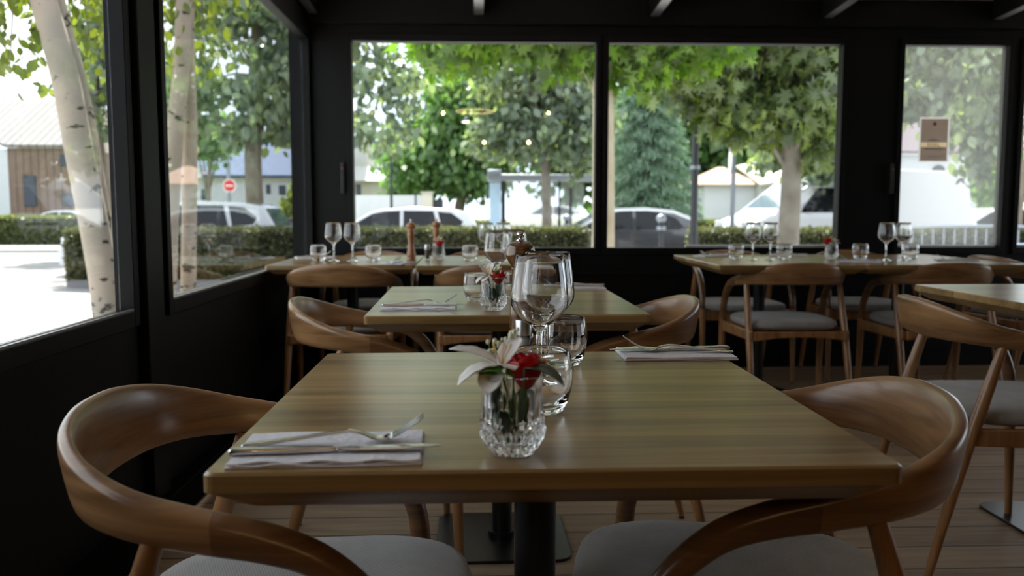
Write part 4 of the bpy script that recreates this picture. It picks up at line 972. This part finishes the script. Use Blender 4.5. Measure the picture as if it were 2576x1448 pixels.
# ---- cars
def car(name, label, prof, W, H, belt, paint, loc, rz, panes, wheels, wr=.32, roof_sheen=None, mirror=None, group=None, sc=1, tumble=.2, screens=(), details=True):
    t = thing(name, label, 'van' if name == 'van' else 'car', loc, rz, group)
    if sc != 1: t.scale = (sc, sc, sc)
    hw = lambda z: W / 2 * (1 - tumble * max(0, (z - belt) / (H - belt))) * (1 - .04 * max(0, (.5 - z) / .5))
    n = len(prof); V = [(x, s * hw(z), z) for s in (-1, 1) for x, z in prof]; F = []
    for i in range(n): j = (i + 1) % n; F.append((i, j, n + j, n + i))
    up = [i for i, (x, z) in enumerate(prof) if z >= belt - 1e-6]; lo = [i for i in range(n) if prof[i][1] <= belt + 1e-6]
    a, b_ = up[0], up[-1]
    F += [up[::-1], [i + n for i in up]]; lw_ = [i for i in range(0, a + 1)] + [i for i in range(b_, n)]
    F += [lw_[::-1], [i + n for i in lw_]]
    MB().add(V, F).build('body', paint, t, bevel=.045)
    if roof_sheen:  # white strips over bonnet and roof imitate sky reflected off dark paint
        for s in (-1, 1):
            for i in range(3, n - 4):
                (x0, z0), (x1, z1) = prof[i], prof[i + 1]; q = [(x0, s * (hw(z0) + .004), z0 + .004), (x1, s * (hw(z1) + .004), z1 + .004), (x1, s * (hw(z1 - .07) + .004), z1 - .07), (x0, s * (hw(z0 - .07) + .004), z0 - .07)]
                MB().slab(q, .004).build('roof_rail', roof_sheen, t)
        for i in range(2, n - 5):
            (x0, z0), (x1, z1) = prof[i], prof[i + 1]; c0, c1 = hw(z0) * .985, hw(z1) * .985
            MB().slab([(x0, -c0, z0 + .006), (x1, -c1, z1 + .006), (x1, c1, z1 + .006), (x0, c0, z0 + .006)], .02).build('roof_panel', roof_sheen, t)
    for s in (-1, 1):
        for pn in panes:
            q = [Vector((x, s * (hw(z) + .004), z)) for x, z in pn]; m = len(q)
            MB().add(q + [p + Vector((0, s * .006, 0)) for p in q], [list(range(m)), list(range(m, 2 * m))[::-1]] + [(i, (i + 1) % m, m + (i + 1) % m, m + i) for i in range(m)]).build('side_window', 'carglass', t)
        for wx in wheels:
            y = s * (W / 2 - .09)
            wl = MB().lathe([(.0, -.1), (wr * .62, -.1), (wr * .9, -.1), (wr, -.07), (wr, .07), (wr * .9, .1), (wr * .62, .1), (0, .1)], 28).build('wheel', 'tyre', t, True, auto=40)
            wl.location = (wx, y, wr); wl.rotation_euler = (math.pi / 2, 0, 0)
            rm = MB().lathe([(0, .108 * -s), (wr * .3, .112 * -s), (wr * .6, .105 * -s), (wr * .62, .09 * -s), (0, .09 * -s)], 20, mod=lambda a, z, r: 1).build('rim', 'rim', wl)
            wa = MB().lathe([(0, -.104), (wr * 1.12, -.104), (wr * 1.12, .096), (0, .096)], 28).build('wheel_arch', 'rubber', t, True, auto=40)
            wa.location = (wx, y, wr + .02); wa.rotation_euler = (math.pi / 2, 0, 0)
        if mirror:
            mx_, mz = mirror; MB().ball((0, 0, 0), .10, 8, .75 if name == 'car' else 1.2).build('mirror', 'carglass' if name == 'van' else paint, t, True).location = (mx_, s * (W / 2 + .08), mz)
    for (x0, z0, x1, z1) in screens:
        d = Vector((x1 - x0, 0, z1 - z0)).normalized(); nv = Vector((-d.z, 0, d.x)); nv = nv if nv.z > 0 else -nv
        c0, c1 = hw(z0) * .88, hw(z1) * .88; q = [Vector((x0, -c0, z0)), Vector((x1, -c1, z1)), Vector((x1, c1, z1)), Vector((x0, c0, z0))]
        q = [p + nv * .006 for p in q]; MB().add(q + [p + nv * .006 for p in q], [(0, 1, 2, 3), (7, 6, 5, 4), (0, 4, 5, 1), (1, 5, 6, 2), (2, 6, 7, 3), (3, 7, 4, 0)]).build('windscreen', 'screen', t)
    if details:
        L = max(p[0] for p in prof)
        for s in (-1, 1):
            MB().box(.03, .30, s * W * .36 - .16, s * W * .36 + .16, belt - .33, belt - .18).build('head_lamp', 'head', t, bevel=.03)
            MB().box(L - .16, L - .005, s * W * .42 - .09, s * W * .42 + .09, belt - .32, belt - .10).build('tail_lamp', 'tail', t, bevel=.03)
    return t
SUV = [(0, .28), (-.0, .62), (.12, .86), (.95, 1.0), (1.05, 1.04), (1.80, 1.47), (2.1, 1.55), (2.8, 1.60), (3.7, 1.56), (4.12, 1.48), (4.38, 1.04), (4.46, .95), (4.50, .5), (4.46, .28)]
SUVP = [[(1.22, 1.07), (1.88, 1.44), (2.15, 1.49), (2.52, 1.51), (2.52, 1.07)], [(2.60, 1.07), (2.60, 1.51), (3.3, 1.50), (3.42, 1.07)], [(3.5, 1.08), (3.4, 1.49), (3.72, 1.46), (4.0, 1.26), (3.92, 1.12)]]
HAT = [(0, .25), (0, .58), (.12, .78), (.95, .93), (1.05, .97), (1.75, 1.38), (2.1, 1.46), (2.7, 1.48), (3.3, 1.42), (3.72, 1.25), (3.90, .97), (3.95, .85), (3.97, .45), (3.93, .25)]
HATP = [[(1.25, 1.0), (1.82, 1.35), (2.1, 1.40), (2.38, 1.41), (2.38, 1.0)], [(2.46, 1.0), (2.46, 1.41), (2.95, 1.39), (3.35, 1.25), (3.5, 1.06), (3.4, 1.0)]]
VAN = [(0, .35), (-.02, .85), (.10, 1.25), (.60, 1.44), (.70, 1.48), (1.75, 2.3), (2.05, 2.48), (2.5, 2.56), (5.6, 2.50), (5.85, 2.4), (5.95, 1.48), (5.98, 1.2), (5.98, .35)]
VANP = [[(1.32, 1.5), (1.5, 1.75), (1.80, 2.08), (2.40, 2.08), (2.40, 1.5)]]
cx = lambda px, Y: at(px, 527, Y).x
car('car', 'white estate car parked behind the hedge at the window corner, dark side glass', SUV, 1.8, 1.6, 1.04, 'carwhite', (cx(150, 18.6) + .33, 18.6, -.40), R_(1), SUVP, (.85, 3.6), mirror=(1.3, 1.12), screens=((1.08, 1.06, 1.78, 1.46), (4.36, 1.06, 4.14, 1.44)))
car('car', 'white car with chrome window line behind the hedge and wooden mills', SUV, 1.8, 1.6, 1.04, 'carwhite', (cx(1213, 21) - 4.45, 21, -.52), 0, SUVP, (.85, 3.6), mirror=(1.3, 1.12), screens=((1.08, 1.06, 1.78, 1.46),))
car('car', 'dark grey hatchback with sky sheen painted on its roof next to the black window divider', HAT, 1.72, 1.48, .97, 'cargrey', (cx(1747, 19.5) - 3.95, 19.5, -.42), 0, HATP, (.8, 3.25), roof_sheen='carwhite', mirror=(1.3, 1.02), screens=((1.08, .99, 1.73, 1.37),))
car('van', 'tall white delivery van behind the plane trunk and poster', VAN, 2.0, 2.56, 1.48, 'carwhite', (cx(1822, 21.0), 20.6, -.55), R_(9), VANP, (1.0, 4.9), wr=.34, mirror=(1.5, 1.62), tumble=.1, screens=((.86, 1.60, 1.68, 2.24),))
car('car', 'white car at the crowd barrier, bonnet toward the van', SUV, 1.8, 1.6, 1.04, 'carwhite', (cx(2390, 21.5), 23.6, -.5), R_(-3), SUVP, (.85, 3.6), mirror=(1.3, 1.12), screens=((1.08, 1.06, 1.78, 1.46),))
car('car', 'silver car across the road below the brown cladded barn', HAT, 1.72, 1.48, .97, 'carsilver', (cx(35, 41), 41, -.5), 0, HATP, (.8, 3.25), mirror=(1.3, 1.02), screens=((1.08, .99, 1.73, 1.37),))
car('car', 'small white car in the distance seen through the bus shelter glass', HAT, 1.72, 1.48, .97, 'carwhite', (cx(1270, 44), 44, -.25), 0, HATP, (.8, 3.25), screens=((1.08, .99, 1.73, 1.37),))

# ---- street furniture
def post(name, label, cat, px, Y, ztop, r, mat, extra=None):
    x = cx(px, Y); t = thing(name, label, cat, (x, Y, gz(x, Y))); H_ = ztop - gz(x, Y)
    MB().cyl((0, 0, 0), (0, 0, H_), r, r * .8, 16).build('pole', mat, t, True, auto=40); return t, H_
t, H_ = post('street_lamp', 'dark lamp post standing at the end of the hatchback', 'street lamp', 1746, 14.5, 5.2, .065, 'darkmetal')
MB().cyl((0, 0, 0), (0, 0, 1.1), .085, n=16).build('base', 'darkmetal', t, True, auto=40); MB().cyl((0, 0, 2.2), (0, 0, 2.26), .09, n=16).build('band', 'galv', t, True, auto=40)
MB().lathe([(0, H_), (.05, H_), (.22, H_ + .25), (.24, H_ + .32), (.05, H_ + .45), (0, H_ + .46)], 20).build('lantern', 'darkmetal', t, True, auto=40)
t, H_ = post('sign_pole', 'grey pole with a round sign seen nearly edge-on, left of the van', 'road sign', 1843, 20, 2.9, .06, 'greymetal')
zs = at(1836, 402, 20).z - gz(cx(1843, 20), 20); c = MB().lathe([(0, -.012), (.30, -.012), (.31, 0), (.30, .012), (0, .012)], 32).build('sign_disc', 'signwhite', t, True, auto=40); c.location = (-.08, 0, zs); c.rotation_euler = (0, R_(90), R_(-10))
t, H_ = post('sign_pole', 'pole carrying the red no-entry disc behind the corner car', 'road sign', 577, 36, 4.6, .09, 'galv')
zs = at(581, 467, 36).z - gz(cx(577, 36), 36)
d = MB().lathe([(0, 0), (.235, 0), (.235, .02), (0, .02)], 32).build('sign_disc', 'signred', t); d.location = (.07, -.12, zs); d.rotation_euler = (R_(90), 0, 0)
bb = MB().box(-.16, .16, -.03, .03, .02, .03).build('white_bar', 'signwhite', d)
rg = MB().lathe([(.235, 0), (.27, 0), (.27, .018), (.235, .018)], 32).build('white_rim', 'signwhite', d)
post('sign_pole', 'thin dark pole beside the pale mansard house', 'pole', 985, 34, 3.6, .06, 'darkmetal')
post('sign_pole', 'short dark post in front of the white fence', 'pole', 1046, 38, 1.8, .05, 'darkmetal')
for px, Y, zt, lb in ((1664, 13.2, .86, 'dark bollard with bright cap in front of the hatchback'), (1426, 17.6, .83, 'bollard head poking over the hedge beside the hatchback bonnet')):
    t, H_ = post('bollard', lb, 'bollard', px, Y, zt, .055, 'darkmetal'); MB().ball((0, 0, H_ + .02), .085, 8, .8).build('cap', 'galv', t, True); MB().cyl((0, 0, H_ - .16), (0, 0, H_ - .10), .075, n=16).build('ring', 'galv', t, True, auto=40)
x = cx(752, 26); t = thing('litter_bin', 'purple-grey litter bin beyond the hedge near the window corner', 'bin', (x, 26, gz(x, 26)))
MB().prism(rbox(-.26, .26, -.22, .22, .05), 0, 1.12).build('body', 'purple', t, bevel=.01); MB().prism(rbox(-.33, .33, -.24, .24, .05), 1.12, 1.2).build('lid', 'darkmetal', t, bevel=.01)
# crowd barriers
def barrier(x0, x1, y, label):
    t = thing('crowd_barrier', label, 'barrier', ((x0 + x1) / 2, y, gz(0, y)), 0, 'steel crowd barriers'); L = (x1 - x0) / 2; H_ = 1.24
    MB().tube(catmull([(-L, 0, .15), (-L, 0, H_ - .15), (-L + .12, 0, H_), (L - .12, 0, H_), (L, 0, H_ - .15), (L, 0, .15)], 5), [.022] * 26, 8).build('frame', 'galv', t, True)
    MB().cyl((-L, 0, .2), (L, 0, .2), .018, n=8).build('lower_rail', 'galv', t, True)
    n = int((x1 - x0) / .165)
    for k in range(1, n): xx = -L + k * (x1 - x0) / n; MB().cyl((xx, 0, .2), (xx, 0, H_), .010, n=6).build('bar', 'galv', t, True)
    for s in (-1, 1): MB().box(s * L * .8 - .03, s * L * .8 + .03, -.3, .3, 0, .04).box(s * L * .8 - .015, s * L * .8 + .015, -.015, .015, .04, .2).build('foot', 'galv', t)
    return t
xb = cx(2296, 13.4)
t = barrier(xb, xb + 2.1, 13.4, 'steel crowd barrier before the hedge under the poster pane')
MB().box(.60, .85, -.03, -.022, .78, .98).build('plate', 'advert', t)
barrier(xb + 2.2, xb + 4.3, 13.4, 'steel crowd barrier cut off by the frame edge')
# bus shelter
Y = 28.5; X0, X1 = cx(1228, Y), cx(1500, Y); zt = at(1300, 440, Y).z + .5; t = thing('bus_shelter', 'grey bus shelter with glass walls and a light blue advert panel behind the hedge', 'bus shelter', (X0, Y, gz(X0, Y)))
MB().box(-.03, X1 - X0 + .5, -.7, .9, zt - .2, zt).build('roof', 'greymetal', t, bevel=.03)
MB().box(-.03, .42, -.72, .0, zt, zt + .14).build('roof_sign', 'galv', t, bevel=.02)
for xx, w_ in ((.44, .13), (2.35, .06), (2.72, .08)): MB().box(xx, xx + w_, .1, .1 + w_, 0, zt - .2).build('post', 'darkmetal', t)
MB().box(.05, .42, -.05, .06, .25, zt - .25).build('advert_panel', 'advert', t, bevel=.01)
for xx, x2 in ((.6, 2.33), (2.43, 3.2)): MB().box(xx, x2, .12, .13, .4, zt - .25).build('glass_wall', 'sheltglass', t)
MB().box(.7, 2.2, -.25, .1, .45, .5).box(.8, .85, -.2, .05, 0, .45).box(2.05, 2.1, -.2, .05, 0, .45).build('bench', 'greymetal', t)

# ---- buildings
def wallbox(t, nm, x0, x1, y0, y1, z0, z1, mat): return MB().box(x0, x1, y0, y1, z0, z1).build(nm, mat, t)
def win(t, x0, x1, z0, z1, y, mat='darkwin', fm='darkmetal'):
    f = MB().box(x0 - .06, x1 + .06, y - .05, y + .02, z0 - .06, z1 + .06).build('window', fm, t); MB().box(x0, x1, y - .062, y - .051, z0, z1).build('pane', mat, f)
def local(px, py, Y, o): p = at(px, py, Y); return (p.x - o[0], p.y - o[1], p.z - o[2])
# barn with brown cladding
o_ = (cx(27, 50), 50, -.5); t = thing('barn_house', 'barn-shaped house with brown cladding and bright metal roof, seen past the leaning birch', 'house', o_)
wid = cx(196, 50) - o_[0]; ev = at(100, 372, 50).z + .5; rd = at(60, 262, 50).z + .5
MB().box(0, wid, 0, 7, 0, ev).build('front_wall', 'clad', t)
MB().box(-9, -.02, 0, 5, 0, ev - .05).build('side_wall', 'wwall', t)
kx = -(cx(178, 50) - cx(44, 50))
MB().slab([(0, -.25, ev), (wid, -.25, ev), (wid + kx, 5.5, rd + .75), (kx - 6, 5.5, rd + .75)], -.18).build('roof', 'ribroof', t)
MB().slab([(wid - .02, -.35, ev + .02), (wid + .42, -.35, ev + .02), (wid + kx + .42, 5.5, rd + .75), (wid + kx - .02, 5.5, rd + .75)], -.28).build('verge', 'greymetal', t)
x0, x1 = cx(65, 50) - o_[0], cx(92, 50) - o_[0]; win(t, x0, x1, at(80, 516, 50).z + .5, at(80, 443, 50).z + .5, 0)
x0, x1 = cx(160, 50) - o_[0], cx(196, 50) - o_[0]; win(t, x0, x1, at(80, 415, 50).z + .5, at(80, 392, 50).z + .5, 0); win(t, x0, x1, at(80, 516, 50).z + .5, at(80, 490, 50).z + .5, 0)
# tiled house behind
o_ = (cx(60, 62), 62, -.5); t = thing('tiled_house', 'white house with beige tiled roof and tall dark windows behind the barn', 'house', o_)
wid = cx(420, 62) - o_[0]; ev = at(270, 388, 62).z + .5; rd = at(150, 262, 62).z + .5
MB().box(0, wid, 0, 8, 0, ev).build('wall', 'wwall', t); MB().slab([(-.3, -.4, ev - .1), (wid + .3, -.4, ev - .1), (wid + .3, 5, rd), (-.3, 5, rd)], -.2).build('roof', 'tile', t)
for px0, px1, a, b_ in ((252, 276, 398, 450), (262, 284, 492, 524), (395, 412, 400, 470)): win(t, cx(px0, 62) - o_[0], cx(px1, 62) - o_[0], at(0, b_, 62).z + .5, at(0, a, 62).z + .5, 0)
# white long building with slate roof
o_ = (cx(395, 48), 48, -.5); t = thing('long_house', 'long low white building under a big blue slate roof', 'building', o_)
wid = cx(852, 48) - o_[0]; ev = at(600, 447, 48).z + .5; rd = at(600, 372, 48).z + .5
MB().box(0, wid, 0, 8, 0, ev).build('wall', 'wwall', t); MB().box(-.2, wid, -.14, 0, ev - .18, ev + .02).build('fascia', 'cream', t)
MB().slab([(-.3, -.4, ev), (wid, -.4, ev), (wid, 4, rd + .9), (-.3, 4, rd + .9)], -.15).build('roof', 'slate', t)
for px0, px1, a, b_ in ((511, 523, 478, 500), (706, 717, 468, 486), (674, 679, 466, 484), (408, 428, 440, 520)): win(t, cx(px0, 48) - o_[0], cx(px1, 48) - o_[0], at(0, b_, 48).z + .5, at(0, a, 48).z + .5, 0)
MB().box(cx(490, 48) - o_[0], cx(521, 48) - o_[0], -1.2, -.2, at(0, 448, 48).z + .5, at(0, 415, 48).z + .5).build('gable_box', 'wwall', t)
# pale mansard house
o_ = (cx(860, 50), 50, -.5); t = thing('mansard_house', 'pale cream house with a grey mansard roof, partly cut by the window frame', 'house', o_)
wid = cx(962, 50) - o_[0]; ev = at(600, 455, 50).z + .5
MB().box(0, wid, 0, 7, 0, ev).build('wall', 'cream', t)
MB().add([(-.4, -.5, ev), (wid + .5, -.5, ev), (wid + .5, 7.5, ev), (-.4, 7.5, ev), (.2, .9, ev + .9), (wid - .9, .9, ev + .9), (wid - .9, 6, ev + .9), (.2, 6, ev + .9), (.3, 1.1, ev + 2.7), (wid - 1.1, 1.1, ev + 2.7), (wid - 1.1, 5.5, ev + 2.7), (.3, 5.5, ev + 2.7)],
         [(0, 1, 5, 4), (1, 2, 6, 5), (2, 3, 7, 6), (3, 0, 4, 7), (4, 5, 9, 8), (5, 6, 10, 9), (6, 7, 11, 10), (7, 4, 8, 11), (8, 9, 10, 11), (3, 2, 1, 0)]).build('roof', 'kerb', t)
win(t, cx(899, 50) - o_[0], cx(906, 50) - o_[0], at(0, 492, 50).z + .5, at(0, 465, 50).z + .5, 0)
# fence
o_ = (cx(895, 40), 40, -.5); t = thing('board_fence', 'white board fence ending in a cream gate pillar behind the white car', 'fence', o_)
wid = cx(1062, 40) - o_[0]; zf = at(0, 490, 40).z + .5
MB().box(0, wid, 0, .08, 0, zf).build('boards', 'wwall', t); MB().box(wid, cx(1088, 40) - o_[0], -.1, .3, 0, zf + .08).build('pillar', 'cream', t); MB().box(wid - .05, cx(1088, 40) - o_[0] + .05, -.15, .35, zf + .08, zf + .16).build('pillar_cap', 'kerb', t)
MB().box(cx(1088, 40) - o_[0], cx(1115, 40) - o_[0], .1, .16, .1, zf - .2).build('gate', 'darkmetal', t)
# orange roof house
o_ = (cx(1772, 44), 44, -.5); t = thing('tiled_house', 'small white house with orange tiled hip roof beside the van windscreen', 'house', o_)
wid = cx(1850, 44) - o_[0]; ev = at(0, 462, 44).z + .5
MB().box(0, wid + 1, 0, 6, 0, ev).build('wall', 'wwall', t)
MB().add([(-.3, -.4, ev), (wid + 1.2, -.4, ev), (wid + 1.2, 6.4, ev), (-.3, 6.4, ev), (1.5, 3, ev + 1.05), (wid + .2, 3, ev + 1.05)], [(0, 1, 5, 4), (1, 2, 5), (2, 3, 4, 5), (3, 0, 4), (3, 2, 1, 0)]).build('roof', 'otile', t)
MB().box(wid + 1.0, wid + 3.2, -.8, 4, 0, ev + .2).build('stone_wing', 'kerb', t); MB().slab([(wid + .9, -1.1, ev - .1), (wid + 3.6, -1.1, ev + .3), (wid + 3.6, 3, ev + 1.6), (wid + .9, 3, ev + 1.0)], -.12).build('porch_roof', 'cream', t)
# building behind the van
o_ = (cx(2150, 36), 36, -.5); t = thing('white_building', 'white building with brown slate roof and arched window above the van', 'building', o_)
wid = cx(2480, 36) - o_[0]; ev = at(0, 382, 36).z + .5; rd = at(0, 200, 36).z + .5
MB().box(0, wid, 0, 8, 0, ev).build('wall', 'wwall', t); MB().slab([(-.3, -.3, ev), (cx(2400, 36) - o_[0], -.3, ev), (cx(2400, 36) - o_[0], 3, rd), (-.3, 3, rd)], -.15).build('roof', 'brownroof', t)
xc, zc = cx(2356, 36) - o_[0], at(0, 428, 36).z + .5
MB().prism([(xc + .3 * math.cos(a), zc + .3 * math.sin(a)) for a in np.linspace(0, math.pi, 13)], -.03, .01, 'y').build('arched_window', 'darkwin', t)

# ---- poster stuck on the third pane
p0, p1 = at(2314, 408, YB), at(2394, 293, YB); xa, xb_, za, zb = 2.853, 3.052, 1.326, 1.612
t = thing('window_poster', 'brown poster with a gold band stuck on the narrow dusty pane', 'poster', ((xa + xb_) / 2, YB + .0295, (za + zb) / 2)); hw_, hh_ = (xb_ - xa) / 2, (zb - za) / 2
fq = lambda x0, x1, z0, z1, y: MB().add([(x0, y, z0), (x1, y, z0), (x1, y, z1), (x0, y, z1)], [(0, 1, 2, 3)])
bx0, bx1, bz0, bz1 = -hw_ + .011, hw_ - .011, -hh_ + .006, hh_ - .012; mgn = MB()
for q in ((-hw_, hw_, bz1, hh_), (-hw_, hw_, -hh_, bz0), (-hw_, bx0, bz0, bz1), (bx1, hw_, bz0, bz1)): mgn.add(fq(*q, -.001).v, [(0, 1, 2, 3)])
mgn.build('white_margin', 'paperwhite', t)
pq = MB()
for q in ((bx0, bx1, -.018, bz1), (bx0, bx1, bz0, -.048), (bx0, -hw_ + .013, -.048, -.018), (hw_ - .016, bx1, -.048, -.018)): pq.add(fq(*q, -.001).v, [(0, 1, 2, 3)])
pq.build('print', 'poster', t)
fq(-hw_ + .013, hw_ - .016, -.048, -.018, -.001).build('gold_band', 'gold', t)
pr = MB()
for k, xx in enumerate((-.042, -.026, -.010, .006)): pr.box(xx, xx + .006, -.0024, -.0020, -.045, -.021)
pr.box(.022, .042, -.0024, -.0020, -.045, -.041).box(.022, .027, -.0024, -.0020, -.045, -.021).build('lettering', 'poster', t)
pr = MB()
for k in range(10): pr.box(-.058 + k * .0118, -.051 + k * .0118, -.0020, -.0014, -.066, -.054)
for k in range(4): pr.box(-.030 + k * .014, -.021 + k * .014, -.0020, -.0014, -.009, .001 + .003 * (k % 2))
pr.box(-.035, .04, -.0020, -.0014, -.112, -.107).build('small_print', 'printgrey', t)
e_ = MB().lathe([(0, 0), (.014, 0), (.014, .0006), (0, .0006)], 5).build('emblem', 'rail', t); e_.location = (0, -.0014, .100); e_.rotation_euler = (R_(90), 0, 0)
